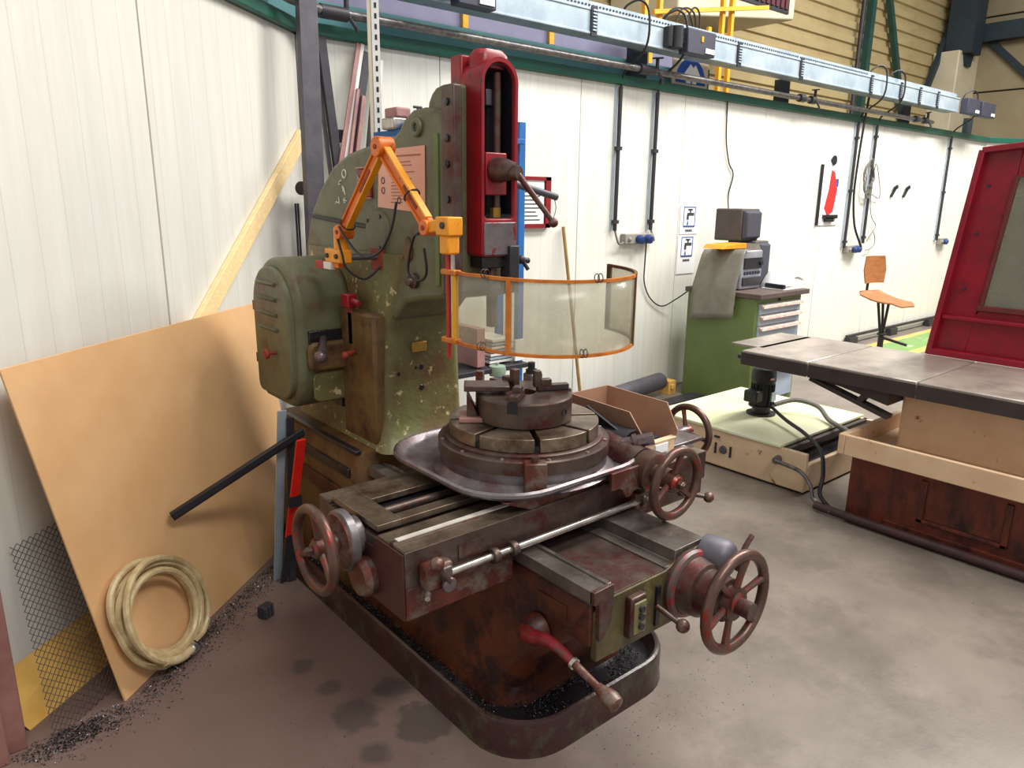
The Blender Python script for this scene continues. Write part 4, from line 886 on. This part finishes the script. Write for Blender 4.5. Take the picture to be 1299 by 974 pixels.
# worm drive housing and wheel on the right of the table
MB().cyl((1.85, 1.70, .80), (1.85, 1.52, .775), .062, n=24).build('worm_housing', 'dark_steel', m_)
MB().lathe([(.06, 0), (.066, .004), (.066, .055), (.06, .06), (.034, .062), (.034, .12)], (1.85, 1.515, .768), (0, -1, -.05), 28).build('worm_dial', 'wheel_iron', m_)
handwheel((1.85, 1.37, .755), (0, -1, -.02), .112, .0155, 3, 'wheel_iron', .35, .03, .09, .015)
MB().prism([(1.66, .80), (1.80, .80), (1.80, .73), (1.77, .715), (1.755, .70), (1.735, .70), (1.715, .73), (1.70, .74), (1.66, .74)], 'y', 1.478, 1.49).build('guard_flap', 'iron_red', m_, .002)
MB().rings([[(1.80, 1.50, .79), (1.93, 1.46, .80), (1.93, 1.60, .80), (1.80, 1.62, .79)], [(1.80, 1.50, .80), (1.93, 1.46, .81), (1.93, 1.60, .81), (1.80, 1.62, .80)]]).build('tray_lip', 'tray_iron', m_)
q = MB(); R = []
for k in range(9):
    a = math.radians(-20+k*25); R.append([(1.90+.07*math.cos(a), 1.60, .80+.07*math.sin(a)), (1.90+.07*math.cos(a), 1.72, .80+.07*math.sin(a)), (1.90+.066*math.cos(a), 1.72, .80+.066*math.sin(a)), (1.90+.066*math.cos(a), 1.60, .80+.066*math.sin(a))])
q.rings(R).build('worm_guard', 'black_steel', m_)
MB().beam((1.86, 1.80, .90), (1.90, 1.66, .82), .09, .006, (1, 0, .6)).build('splash_plate', 'black_steel', m_)
MB().cyl((1.84, 1.60, .83), (1.91, 1.52, .86), .022, n=6).cyl((1.865, 1.57, .84), (1.875, 1.56, .845), .03).build('clamp_screw', 'tray_iron', m_)
lv = MB().cyl((1.86, 1.56, .69), (2.03, 1.38, .66), .008).cyl((1.97, 1.445, .67), (1.985, 1.43, .668), .016).build('index_lever', 'dark_steel', m_)
MB().ball((2.04, 1.37, .657), .019).build('ball_grip', 'iron_red', lv)

# column foot and column
ft = MB().rings([[(x, y, zz) for x, y in rrect(*b, r, 5)] for b, r, zz in (((1.245, 1.87, 2.43, 3.26), .05, .07), ((1.255, 1.86, 2.44, 3.25), .05, .20), ((1.27, 1.85, 2.44, 3.24), .05, .66), ((1.285, 1.84, 2.44, 3.23), .04, .685))]).build('column_foot', 'olive_brown', m_)
MB().box(1.256, 1.275, 2.52, 3.1, .56, .60).build('groove', 'oil_hollow_black', m_, .004)
MB().box(1.262, 1.29, 2.46, 3.15, .672, .69).build('oil_ledge', 'oil_hollow_black', m_, .004)
MB().box(1.248, 1.262, 2.6, 3.0, .44, .50).build('recess', 'rust_orange', m_, .004)
low = [(x, y) for x, y in rrect(1.395, 1.745, 2.415, 3.16, .05, 6)]
lc = MB().rings([[(x, y, .68) for x, y in rrect(1.34, 1.79, 2.36, 3.2, .06, 6)], [(x, y, .72) for x, y in rrect(1.365, 1.765, 2.40, 3.18, .05, 6)], [(x, y, .80) for x, y in rrect(1.38, 1.755, 2.415, 3.17, .05, 6)], [(x, y, 1.20) for x, y in rrect(1.40, 1.74, 2.415, 3.16, .05, 6)], [(x, y, 1.45) for x, y in rrect(1.41, 1.73, 2.3, 3.14, .05, 6)]]).build('column', 'worn_green', m_)
prof = [(2.40, 1.20), (2.32, 1.275), (2.20, 1.30), (2.075, 1.315), (2.05, 1.34), (2.045, 1.45), (2.045, 1.90), (2.07, 1.935), (2.184, 1.949), (2.248, 1.946), (2.30, 1.923), (2.338, 1.887), (2.382, 1.863), (2.467, 1.854), (2.574, 1.843), (2.72, 1.823), (2.857, 1.779), (2.989, 1.686), (3.079, 1.59), (3.15, 1.45), (3.17, 1.20)]
hd = MB().prism(prof, 'x', 1.42, 1.71).build('column_head', 'machine_green', m_, .018, bseg=3)
MB().torus((1.415, 2.21, 1.885), (-1, 0, 0), .022, .010, 20, 8).build('lifting_eye', 'machine_green', hd)
MB().lathe([(.018, 0), (.018, .006)], (1.419, 2.21, 1.885), (-1, 0, 0), 20).build('eye_hole', 'oil_hollow_black', hd)
MB().prism([(2.03, 1.34), (2.03, 2.005), (2.04, 2.012), (2.098, 2.012), (2.135, 2.006), (2.16, 1.99), (2.18, 1.965), (2.195, 1.9), (2.195, 1.34)], 'x', 1.445, 1.685).build('guide_housing', 'machine_green', m_, .006)
gs = MB().box(1.408, 1.442, 1.985, 2.055, 1.335, 2.0).build('guide_strip', 'dark_steel', m_, .004)
for zz in (1.38, 1.47, 1.56, 1.65, 1.76, 1.84, 1.95): MB().lathe([(.012, 0), (.012, .006), (.006, .007)], (1.408, 2.02, zz), (-1, 0, 0), 10).build('bolt', 'oil_hollow_black', gs)
MB().box(1.414, 1.425, 2.085, 2.11, 1.36, 1.86).build('paint_rib', 'cabinet_green', hd, .003)
MB().lathe([(.028, 0), (.028, .012), (.02, .016), (.016, .03), (.008, .032)], (1.415, 2.245, 1.365), (-1, 0, 0), 20).build('pivot_boss', 'dark_steel', hd)
MB().lathe([(.034, 0), (.032, .004)], (1.418, 2.33, 1.585-.12), (-1, 0, 0), 20).build('round_plate', 'galv', hd) if False else None
q = [(2.285+.030*math.cos(a*PI/8)*(1 if math.sin(a*PI/8) < 0 else 1-.5*math.sin(a*PI/8)), 1.475+.045*math.sin(a*PI/8)) for a in range(16)]
MB().prism(q, 'x', 1.412, 1.421).build('drop_plate', 'olive_brown', hd, .002)
MB().lathe([(.085, 0), (.075, .014), (.0, .016)], (1.42, 2.5, 1.53), (-1, 0, 0), 24).build('round_cover', 'machine_green', hd, ) 
for a in (.6, 2.2, 4.2): MB().cyl((1.41, 2.5+.068*math.cos(a), 1.53+.068*math.sin(a)), (1.401, 2.5+.068*math.cos(a), 1.53+.068*math.sin(a)), .007, n=8).build('bolt', 'oil_hollow_black', hd)
MB().tube([(1.416, 2.58, 1.545), (1.416, 2.75, 1.555), (1.416, 3.06, 1.575)], .009, 6).build('casting_seam', 'cable', hd)
mp = MB().box(1.408, 1.421, 2.53, 2.63, 1.655, 1.76).build('maker_plate', 'red_plate', hd, .004)
text('M', .085, 'maker_letter', 'pinkish_bar', mp, Matrix(((0, 0, -1, 1.4065), (-1, 0, 0, 2.60), (0, 1, 0, 1.705), (0, 0, 0, 1))))
for z_ in (1.649, 1.761): MB().box(1.403, 1.41, 2.525, 2.635, z_, z_+.006).build('plate_rim', 'pinkish_bar', mp)
for (y, zz) in ((2.80, 1.72), (2.77, 1.68), (2.82, 1.645), (2.76, 1.65)):
    MB().tube([(1.4185, y+.02*random.uniform(-1, 1), zz+.02*random.uniform(-1, 1)) for k in range(5)], .0028, 5).build('chalk_stroke', 'chalk', hd)
MB().torus((1.4185, 2.755, 1.745), (1, 0, 0), .016, .003, 12, 5).build('chalk_stroke', 'chalk', hd)
# yellow plate and holes on the front face
MB().box(1.50, 1.565, 2.402, 2.417, 1.065, 1.105).build('warning_plate', 'brass', lc, .003)
for x, zz, r in ((1.545, 1.0, .012), (1.545, .915, .013), (1.44, .985, .009), (1.52, 1.0, .006)): MB().lathe([(r, 0), (r*.8, .003)], (x, 2.416, zz), (0, -1, 0), 12).build('bolt_hole', 'oil_hollow_black', lc)
# column side plate between cover and corner, shade put into its brown; red bits
MB().box(1.352, 1.42, 2.445, 2.72, .69, 1.22).build('side_casting', 'olive_brown', m_, .012)
MB().box(1.345, 1.375, 2.72, 2.80, .80, .87).build('cavity', 'oil_hollow_black', m_)
MB().box(1.33, 1.37, 2.60, 2.66, 1.23, 1.285).cyl((1.35, 2.60, 1.26), (1.35, 2.54, 1.255), .012).build('red_latch', 'machine_red', m_, .004)
MB().box(1.352, 1.366, 2.615, 2.65, 1.08, 1.235).build('latch_strip', 'rust_red', m_, .003)
MB().cyl((1.345, 2.60, 1.055), (1.30, 2.58, 1.05), .012).ball((1.30, 2.58, 1.05), .016).build('small_knob', 'rust_red', m_)
# gear / motor cover
cvp = rrect(2.72, 3.13, .80, 1.415, (.2, .2, .14, .05), 10)
cv = MB().prism(cvp, 'x', 1.165, 1.41).build('gear_cover', 'machine_green', m_, .03, bseg=4)
ci = rrect(2.745, 3.105, .835, 1.38, (.175, .175, .12, .04), 10)
dr = MB().prism(ci, 'x', 1.142, 1.175).build('cover_door', 'machine_green', m_, .008)
for k in range(4):
    zz = 1.32-k*.062; MB().prism([(1.143, zz), (1.126, zz-.006), (1.143, zz-.02)], 'y', 2.85, 3.03).build('louvre', 'machine_green', dr)
MB().cyl((1.145, 2.885, 1.03), (1.105, 2.885, 1.03), .008).lathe([(.02, 0), (.022, .006), (.018, .014)], (1.108, 2.885, 1.03), (-1, 0, 0), 16).build('door_knob', 'rust_red', dr)
for zz in (1.2, .97): MB().cyl((1.16, 3.125, zz-.02), (1.16, 3.125, zz+.02), .012).build('hinge', 'olive_brown', dr)
MB().box(1.21, 1.36, 2.706, 2.725, 1.085, 1.135).build('lever_slot', 'oil_hollow_black', cv, .003)
MB().prism(rrect(1.20, 1.40, .97, 1.09, .03, 5), 'y', 2.69, 2.722).build('lever_housing', 'olive_brown', cv, .012)
lv = MB().tube(smoothpath([(1.27, 2.71, 1.10), (1.235, 2.64, 1.085), (1.205, 2.59, 1.065)]), [.016]*4+[.015]*4+[.018]*4+[.019], 10).build('start_lever', 'tray_iron', m_) 
MB().ball((1.195, 2.58, 1.058), .026).build('grip', 'tray_iron', lv)
MB().prism(rrect(1.22, 1.385, .84, .965, .03, 4), 'y', 2.708, 2.722).build('hatch', 'worn_green', cv, .004)
# ram
x0, x1, cx, rr = 1.494, 1.644, 1.569, .075
def arch(x0, x1, zb, zt, n=12, cb=.01):
    c_ = (x0+x1)/2; r_ = (x1-x0)/2; pts = [(x0+cb, zb), (x1-cb, zb), (x1, zb+cb)]
    for k in range(n+1): a = PI*k/n; pts.append((c_+r_*math.cos(a), zt-r_+r_*math.sin(a)))
    pts.append((x0, zb+cb)); return pts
O = arch(1.494, 1.644, 1.465, 2.092); I = arch(1.504, 1.634, 1.585, 2.078)
I2 = arch(1.508, 1.630, 1.59, 2.074); O1 = arch(1.491, 1.647, 1.465, 2.094)
rm = MB().rings([[(x, 2.062, z) for x, z in O1], [(x, 1.965, z) for x, z in O1], [(x, 1.95, z) for x, z in O], [(x, 1.95, z) for x, z in I], [(x, 1.957, z) for x, z in I2], [(x, 2.035, z) for x, z in I2]]).build('ram', 'machine_red', m_)
MB().prism(arch(1.509, 1.629, 1.591, 2.073), 'y', 2.028, 2.036).build('slot_back', 'oil_hollow_black', rm)
La, Lb = arch(1.5085, 1.6295, 1.5905, 2.0735), arch(1.511, 1.627, 1.593, 2.071)
MB().rings([[(x, 1.962, z) for x, z in La], [(x, 2.03, z) for x, z in La], [(x, 2.03, z) for x, z in Lb], [(x, 1.962, z) for x, z in Lb]], closed=True).build('slot_dark_liner', 'oil_hollow_black', rm)  # added lining: the darkness inside the slot put into its colour
MB().box(1.492, 1.646, 2.06, 2.12, 1.45, 2.105).build('ram_slide', 'machine_red', m_, .006)
MB().rings([[(x, y, zz) for x, y in rrect(1.505-o, 1.633+o, 1.972-o, 2.055+o, .03, 5)] for o, zz in ((0, 2.06), (0, 2.10), (-.012, 2.118), (-.03, 2.122))]).build('ram_cap', 'machine_red', m_)
MB().box(1.50, 1.638, 1.944, 1.952, 1.468, 1.578).build('nose_plate', 'nose_worn', rm, .004)
MB().cyl((1.585, 1.99, 1.6), (1.585, 1.99, 2.05), .014).build('inner_screw', 'dark_steel', rm)
MB().box(1.55, 1.60, 2.0, 2.028, 1.95, 2.0).build('screw_nut', 'grey_steel', rm, .003)
MB().box(1.512, 1.60, 1.952, 2.03, 1.665, 1.80).build('clamp_block', 'machine_red', rm, .004)
MB().lathe([(.040, 0), (.042, .02), (.034, .05), (.026, .07), (.02, .085)], (1.553, 1.955, 1.745), (.25, -1, 0), 24).build('clamp_boss', 'dark_steel', rm)
lv = MB().cyl((1.573, 1.868, 1.735), (1.66, 1.79, 1.585), .010, .0085).build('clamp_handle', 'dark_steel', m_)
MB().ball((1.663, 1.787, 1.58), .016).build('ball_grip', 'iron_red', lv)
MB().lathe([(.022, 0), (.026, .015), (.022, .03)], (1.565, 1.885, 1.735), (.25, -1, 0), 18).build('handle_hub', 'dark_steel', lv)
MB().cyl((1.646, 1.97, 1.705), (1.84, 1.965, 1.662), .0125).build('cross_bar', 'grey_steel', m_)
MB().cyl((1.578, 1.985, 1.586), (1.578, 1.985, 1.625), .018, n=6).build('nose_bolt', 'brass', rm)
MB().box(1.505, 1.62, 1.96, 2.05, 1.425, 1.466).build('tool_block', 'oil_hollow_black', m_, .004)
MB().box(1.60, 1.642, 1.93, 1.985, 1.34, 1.50).build('tool_clamp', 'black_steel', m_, .004)
MB().cyl((1.642, 1.955, 1.45), (1.70, 1.95, 1.445), .01).ball((1.665, 1.95, 1.45), .016).cyl((1.67, 1.95, 1.448), (1.69, 1.94, 1.415), .007).build('clamp_screw', 'black_steel', m_)
MB().box(1.55, 1.575, 1.97, 2.0, 1.22, 1.43).build('cutting_tool', 'dark_steel', m_, .003)

# swarf in the pan
def swarf(name, pts, m, size, parent=None):
    q = MB()
    for p_ in pts:
        p_ = Vector(p_); a = Vector((random.uniform(-1, 1), random.uniform(-1, 1), random.uniform(-.3, .6))).normalized()*size*random.uniform(.4, 1.5)
        b = Vector((random.uniform(-1, 1), random.uniform(-1, 1), random.uniform(-.2, .4))).normalized()*size*.45
        q.add([p_, p_+a, p_+a*.5+b, p_+a*.5+Vector((0, 0, size*.4))], [(0, 1, 2), (0, 3, 1), (1, 3, 2), (0, 2, 3)])
    return q.build(name, m, parent, smooth=0)
pp = []
for k in range(4200):
    if k % 2: x, y = random.uniform(1.2, 1.9), random.uniform(1.40, 1.54)
    else: x, y = random.uniform(1.2, 1.29), random.uniform(1.4, 2.9)
    dxx = max(1.365-x, 0, x-1.755); dyy = max(1.565-y, 0)
    if math.hypot(dxx, dyy) > .165 or noise.noise(Vector((x*9, y*9, 0))) < -.12: continue
    pp.append((x, y, .0715+random.uniform(0, .006)+.012*max(0, noise.noise(Vector((x*14, y*14, 2))))))
q = swarf('swarf', pp, 'swarf', .006, m_); q['kind'] = 'stuff'
q = swarf('oil_swarf', [(p_[0]+.004, p_[1]-.003, p_[2]-.001) for p_ in pp[::2]], 'swarf_dark', .009, m_); q['kind'] = 'stuff'
MB().rings([[(x, y, .0695) for x, y in rrect(1.2, 1.92, 1.40, 3.21, .16, 6)], [(x, y, .0712) for x, y in rrect(1.205, 1.915, 1.405, 3.205, .16, 6)]]).build('oil_film', 'oil_hollow_black', m_)
pp = []
for k in range(2600):
    f_ = random.random(); o = abs(random.gauss(0, .055))
    a_, b_ = ((.06, 2.34), (.36, 2.42)) if f_ < .3 else ((.36, 2.44), (1.16, 3.13))
    f_ = random.random(); p_ = Vector((*a_, 0)).lerp(Vector((*b_, 0)), f_)+Vector((.66, -.75, 0))*(o+.012-(.08 if a_[0] < .1 else 0)*random.random())
    pp.append((p_.x, p_.y, .002))
q = swarf('dark_floor_swarf', [(random.gauss(.22, .06), 2.36+random.uniform(-.03, .06), .002) for k in range(500)]+[(p_[0]+.01, p_[1]-.005, .001) for p_ in pp[::2]], 'swarf_dark', .008); tag(q, 'black oily swarf lying at the foot of the mesh and hardboard', 'swarf', kind='stuff')
q = swarf('floor_swarf', pp, 'swarf', .006); tag(q, 'grey metal swarf scattered along the foot of the left wall', 'swarf', kind='stuff')
pp = [(random.gauss(1.05, .25), random.gauss(2.2, .6), .001) for k in range(260)]+[(random.gauss(1.75, .25), random.gauss(1.28, .08), .001) for k in range(160)]+[(random.uniform(.5, 3.6), random.uniform(.8, 3.0), .001) for k in range(140)]
pp = [p_ for p_ in pp if (p_[0]-1.85)*.643-(p_[1]-4.09)*.766 > .55 and p_[1] < 3.2 and not (1.14 < p_[0] < 1.98 and 1.34 < p_[1] < 3.3)]
q = swarf('floor_chips', pp, 'swarf_dark', .005); tag(q, 'dark metal chips strewn over the concrete floor by the machine', 'swarf', kind='stuff')

# ------------------------------------------------------------------ chuck on the rotary table
t = thing('lathe_chuck', (tcx, tcy, .941), 'round three jaw chuck standing on the rotary table', 'chuck')
MB().lathe([(.157, 0), (.161, .004), (.161, .08), (.156, .086), (.04, .086), (.04, .05), (.0, .05)], (tcx, tcy, .941), n=56).build('body', 'dark_steel', t)
for k, a in enumerate((math.radians(216), math.radians(216+120), math.radians(216+240))):
    e = Vector((math.cos(a), math.sin(a), 0)); s_ = Vector((-e.y, e.x, 0)); c = Vector((tcx, tcy, 0))
    MB().obox(c+e*.105+Vector((0, 0, 1.0285)), e*.057, s_*.016, (0, 0, .003)).build('jaw_groove', 'oil_hollow_black', t)
    j = MB().obox(c+e*.10+Vector((0, 0, 1.037)), e*.055, s_*.0135, (0, 0, .012)).build('jaw', 'dark_steel', t, .002)
    MB().obox(c+e*(.075 if k else .09)+Vector((0, 0, 1.055)), e*.018, s_*.0135, (0, 0, .013)).build('jaw_step', 'dark_steel', j, .002)
    if k: MB().obox(c+e*.045+Vector((0, 0, 1.07)), e*.012, s_*.0135, (0, 0, .028)).build('jaw_step', 'dark_steel', j, .002)
    MB().obox(c+e*.158+Vector((0, 0, 1.01)), e*.004, s_*.017, (0, 0, .016)).build('groove_mouth', 'oil_hollow_black', t)
a = math.radians(284); e = Vector((math.cos(a), math.sin(a), 0)); c = Vector((tcx, tcy, .985))
MB().lathe([(.014, 0), (.014, .004), (.009, .004), (.0085, .001)], c+e*.159, e, 16).build('key_socket', 'black_steel', t)
# angle bracket clamped beside the chuck
t = thing('angle_bracket', (1.36, 1.86, .941), 'steel angle bracket with gusset clamped beside the chuck', 'bracket')
P0 = Vector((1.392, 1.90, .941)); ex = Vector((.80, -.60, 0)); ey = Vector((.60, .80, 0))
MB().rings([[P0+ex*0+ey*s, P0+ex*.045+ey*s, P0+ex*0+ey*s+Vector((0, 0, .1))] for s in (-.05, .02)]).build('gusset', 'dark_steel', t, .002)
MB().obox(P0+ex*.066+Vector((0, 0, .108)), ex*.075, ey*.045, (0, 0, .009)).build('top_plate', 'dark_steel', t, .003)
MB().obox(P0+ex*.02-ey*.02+Vector((0, 0, .008)), ex*.045, ey*.05, (0, 0, .008)).build('foot', 'pinkish_bar', t, .003)
tag(MB().obox((1.425, 1.66, .951), (.035*.8, -.035*.6, 0), (.012*.6, .012*.8, 0), (0, 0, .009)).build('clamp_strip', 'pinkish_bar', None, .002), 'small flat steel strip on the table rim below the bracket', 'strip') if False else None
tag(MB().obox((1.735, 1.845, .949), (.032, -.012, 0), (.006, .018, 0), (0, 0, .008)).build('gauge_block', 'bright_steel', None, .002), 'small bright steel gauge block on the table behind the chuck', 'block')
t = thing('stud_nut', (1.70, 1.93, .94), 'black stud nut on a small steel clamp behind the chuck', 'nut')
MB().box(1.68, 1.735, 1.90, 1.95, .941, 1.045).build('clamp', 'tray_iron', t, .006)
MB().cyl((1.70, 1.925, 1.045), (1.70, 1.925, 1.06), .021, n=6).cyl((1.70, 1.925, 1.06), (1.70, 1.925, 1.085), .013).build('nut', 'black_plastic', t)
t = thing('hex_nut', (1.52, 2.0, .941), 'rusty hexagon bolt head behind the angle bracket', 'nut')
MB().cyl((1.52, 1.995, .941), (1.52, 1.995, 1.065), .016, n=6).build('stud', 'iron_red', t)

# ------------------------------------------------------------------ plastic bin
t = thing('storage_bin', (2.02, 1.75, .757), 'brown open fronted plastic storage bin beside the rotary table', 'bin')
bz = .760
def bs(x): return [(x, 1.925, bz+.005), (x, 1.60, bz+.005), (x, 1.565, bz+.075), (x, 1.65, bz+.165), (x, 1.935, bz+.17)]
def side(xb, xt, th):
    R = []
    for o in (0, th):
        R.append([(xb+o, 1.925, bz), (xb+o, 1.585, bz), (xt*.5+xb*.5+o, 1.575, bz+.075), (xt+o, 1.64, bz+.165), (xt+o, 1.94, bz+.17)])
    return MB().rings(R)
side(1.94, 1.915, .005).build('side_wall', 'bin_plastic', t)
side(2.10, 2.125, .005).build('side_wall', 'bin_plastic', t)
MB().rings([[(1.94, 1.925, bz), (2.105, 1.925, bz), (2.13, 1.94, bz+.17), (1.915, 1.94, bz+.17)], [(1.94, 1.93, bz), (2.105, 1.93, bz), (2.13, 1.945, bz+.17), (1.915, 1.945, bz+.17)]]).build('back_wall', 'bin_plastic', t)
MB().box(1.94, 2.105, 1.585, 1.93, bz, bz+.004).build('floor', 'bin_plastic', t)
MB().box(1.94, 2.105, 1.578, 1.588, bz, bz+.05).box(1.935, 2.11, 1.575, 1.60, bz+.045, bz+.053).build('front_lip', 'cream_paint', t, .002)
MB().box(1.99, 2.06, 1.572, 1.579, bz+.008, bz+.04).build('label_slot', 'paper', t)
tag(MB().box(1.98, 2.07, 1.62, 1.75, bz+.004, bz+.05).build('bin_parts', 'black_steel', None, .004), 'dark steel parts lying inside the brown bin', 'parts')

# ------------------------------------------------------------------ swivel guard
t = thing('swivel_guard', (1.28, 2.5, 1.40), 'orange articulated arm carrying the curved clear chip guard', 'guard')
AX = 1.28
MB().box(1.405, 1.42, 2.455, 2.54, 1.385, 1.47).build('mount_plate', 'rust_red', t, .003)
MB().cyl((1.41, 2.50, 1.435), (1.28, 2.55, 1.435), .012).build('mount_rod', 'grey_steel', t)
bb = MB().box(1.255, 1.305, 2.50, 2.625, 1.415, 1.465).build('base_block', 'orange_yellow', t, .004)
MB().box(1.262, 1.298, 2.53, 2.585, 1.395, 1.415).build('base_foot', 'orange', t, .003)
for y in (2.525, 2.60): MB().cyl((1.255, y, 1.44), (1.247, y, 1.44), .009, n=10).build('bolt', 'black_steel', bb)
MB().box(1.25, 1.27, 2.57, 2.70, 1.388, 1.415).build('reflector_bar', 'white_paint', t, .002)
MB().box(1.249, 1.271, 2.63, 2.701, 1.387, 1.416).build('red_reflector', 'post_red', t, .001)
MB().lathe([(.026, 0), (.026, .05)], (1.28, 2.535, 1.465), (0, 0, 1), 16).build('swivel', 'orange_yellow', t)
P1 = Vector((AX, 2.505, 1.53)); E = Vector((AX, 2.205, 1.815)); P2 = Vector((AX, 1.93, 1.565)); HB = Vector((AX, 1.83, 1.56))
for (a, b) in ((P1, E), (E, P2)):
    d = (b-a).normalized(); s_ = Vector((1, 0, 0)); u_ = s_.cross(d)
    l = MB().obox((a+b)/2, d*((b-a).length/2-.01), s_*.010, u_*.019).build('arm_link', 'orange', t, .003)
    for k in (-1, 1): MB().obox((a+b)/2+u_*k*.019-s_*.004, d*((b-a).length/2-.025), s_*.013, u_*.004).build('link_flange', 'orange_yellow' if k*u_.y < 0 else 'orange', l, .002)
    MB().obox((a+b)/2-s_*.011+d*.05, d*.05, s_*.001, u_*.006).build('link_slot', 'rust_red', l)
for c_, r_ in ((P1, .026), (E, .033), (P2, .024)):
    j = MB().lathe([(r_, -.03), (r_, .03)], c_, (-1, 0, 0), 24).build('joint', 'orange', t, .003)
    MB().lathe([(.008, 0), (.008, .004)], c_+Vector((-.03, 0, 0)), (-1, 0, 0), 8).build('joint_bolt', 'rust_red', j)
MB().box(1.262, 1.298, 2.50, 2.56, 1.50, 1.545).build('fork', 'orange_yellow', t, .004)
MB().beam(P2, (AX, 1.86, 1.575), .045, .035).build('fork', 'orange_yellow', t, .004)
hb = MB().box(1.252, 1.308, 1.80, 1.865, 1.545, 1.60).build('head_block', 'orange_yellow', t, .004)
MB().cyl((1.252, 1.825, 1.575), (1.246, 1.825, 1.575), .010, n=10).build('bolt', 'black_steel', hb)
MB().box(1.258, 1.302, 1.808, 1.855, 1.49, 1.547).build('head_socket', 'orange_yellow', t, .006)
MB().cyl((AX, 1.838, 1.17), (AX, 1.838, 1.5), .0085).build('post', 'post_red', t)
MB().cyl((AX+.005, 1.822, 1.23), (AX+.005, 1.822, 1.5), .007).build('post', 'bright_steel', t)
MB().box(AX-.006, AX+.006, 1.795, 1.812, 1.225, 1.44).build('hinge_bar', 'yellow', t)
for zz in (1.228, 1.437): MB().box(AX-.014, AX+.014, 1.79, 1.862, zz-.008, zz+.008).build('hinge_clamp', 'guard_orange', t, .003)
gx, gy, gR = 1.554, 1.695, .276
def gp(a, z): 
    if a < 0: return Vector((gx-gR+.002*a, gy+(-a), z))
    return Vector((gx+gR*math.cos(a), gy+gR*math.sin(a), z))
def gpath(a0, a1, n, z, straight=False):
    out = []
    if straight: out += [Vector((1.28, 1.80, z)), Vector((1.279, 1.75, z-.004))]
    for k in range(n+1):
        a = math.radians(a0+(a1-a0)*k/n); out.append(Vector((gx+gR*math.cos(a), gy+gR*math.sin(a), z-.008*math.sin(math.radians((a0+(a1-a0)*k/n)-170)))))
    return out
def bar(pts, name, m): return MB().tube(pts, .0065, 4).build(name, m, t, smooth=20)
for zz, nm in ((1.44, 'top_rail'), (1.228, 'bottom_rail')):
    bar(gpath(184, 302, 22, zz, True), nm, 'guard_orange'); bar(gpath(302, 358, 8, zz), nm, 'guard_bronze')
pan_ = [gpath(184, 205, 4, 1.0, True), gpath(205, 302, 18, 1.0), gpath(302, 358, 8, 1.0)]
for pts in pan_:
    R = [[(p_.x, p_.y, p_.z+.228), (p_.x, p_.y, p_.z+.44)] for p_ in pts]; q = MB(); nn = len(R)
    q.add([v for r in R for v in r], [(2*k, 2*k+2, 2*k+3, 2*k+1) for k in range(nn-1)])
    o = q.build('screen_panel', 'guard_screen', t, smooth=60); s_ = o.modifiers.new('s', 'SOLIDIFY'); s_.thickness = .002
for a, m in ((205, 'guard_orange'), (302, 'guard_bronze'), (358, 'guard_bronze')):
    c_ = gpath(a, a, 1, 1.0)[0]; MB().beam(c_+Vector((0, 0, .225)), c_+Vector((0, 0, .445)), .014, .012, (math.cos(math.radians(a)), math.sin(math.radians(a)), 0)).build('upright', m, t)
for a, zz in ((187, 1.228), (250, 1.228), (258, 1.44), (190, 1.44)):
    c_ = gpath(a, a, 1, zz)[0]; e = Vector((math.cos(math.radians(a)), math.sin(math.radians(a)), 0)); s_ = Vector((-e.y, e.x, 0))
    for o_ in (-.006, .006): MB().torus(c_+e*.01+s_*o_+Vector((0, 0, .01)), s_, .012, .0015, 14, 5).build('wire_clip', 'black_steel', t)
for pts in ([P1+Vector((-.03, -.02, .02)), (1.25, 2.42, 1.50), (1.25, 2.32, 1.455), (1.25, 2.2, 1.475), (1.25, 2.12, 1.55), (1.25, 2.08, 1.64)], [(1.26, 2.53, 1.52), (1.25, 2.47, 1.45), (1.26, 2.46, 1.40), (1.32, 2.44, 1.36), (1.4, 2.46, 1.40)],
            [(1.26, 1.97, 1.545), (1.30, 2.06, 1.53), (1.33, 2.14, 1.46), (1.34, 2.16, 1.40), (1.33, 2.08, 1.385), (1.30, 1.99, 1.42), (1.28, 1.97, 1.5)]):
    MB().tube(smoothpath(pts), .0045, 6).build('cable', 'cable', t)
for a in (.35, .62): 
    c_ = E.lerp(P2, a); MB().torus(c_, P2-E, .026, .003, 16, 5).build('cable_tie', 'black_plastic', t) if a > .5 else None
c_ = P1.lerp(E, .1); MB().torus(c_, E-P1, .027, .003, 16, 5).build('cable_tie', 'black_plastic', t)
# notice sheet on the column
t = thing('notice_sheet', (1.417, 2.33, 1.61), 'pink printed safety notice stuck on the green column', 'notice')
MB().rings([[(x, 2.49, 1.62), (x, 2.17, 1.603), (x, 2.165, 1.826), (x, 2.47, 1.822)] for x in (1.4155, 1.4175)]).build('sheet', 'paper_pink', t)
q = MB(); random.seed(3)
q.box(1.4142, 1.4155, 2.19, 2.40, 1.795, 1.80)
for k in range(13):
    zz = 1.775-.0115*k; a = 2.40-random.uniform(0, .02); q.box(1.4145, 1.4155, a-random.uniform(.08, .19), a, zz, zz+.003)
q.build('print', 'ink_pink', t)
q = MB()
for y, zz in ((2.445, 1.715), (2.445, 1.68), (2.335, 1.645)): q.torus((1.4148, y, zz), (1, 0, 0), .011, .0018, 14, 5)
q.build('pictogram', 'ink', t)
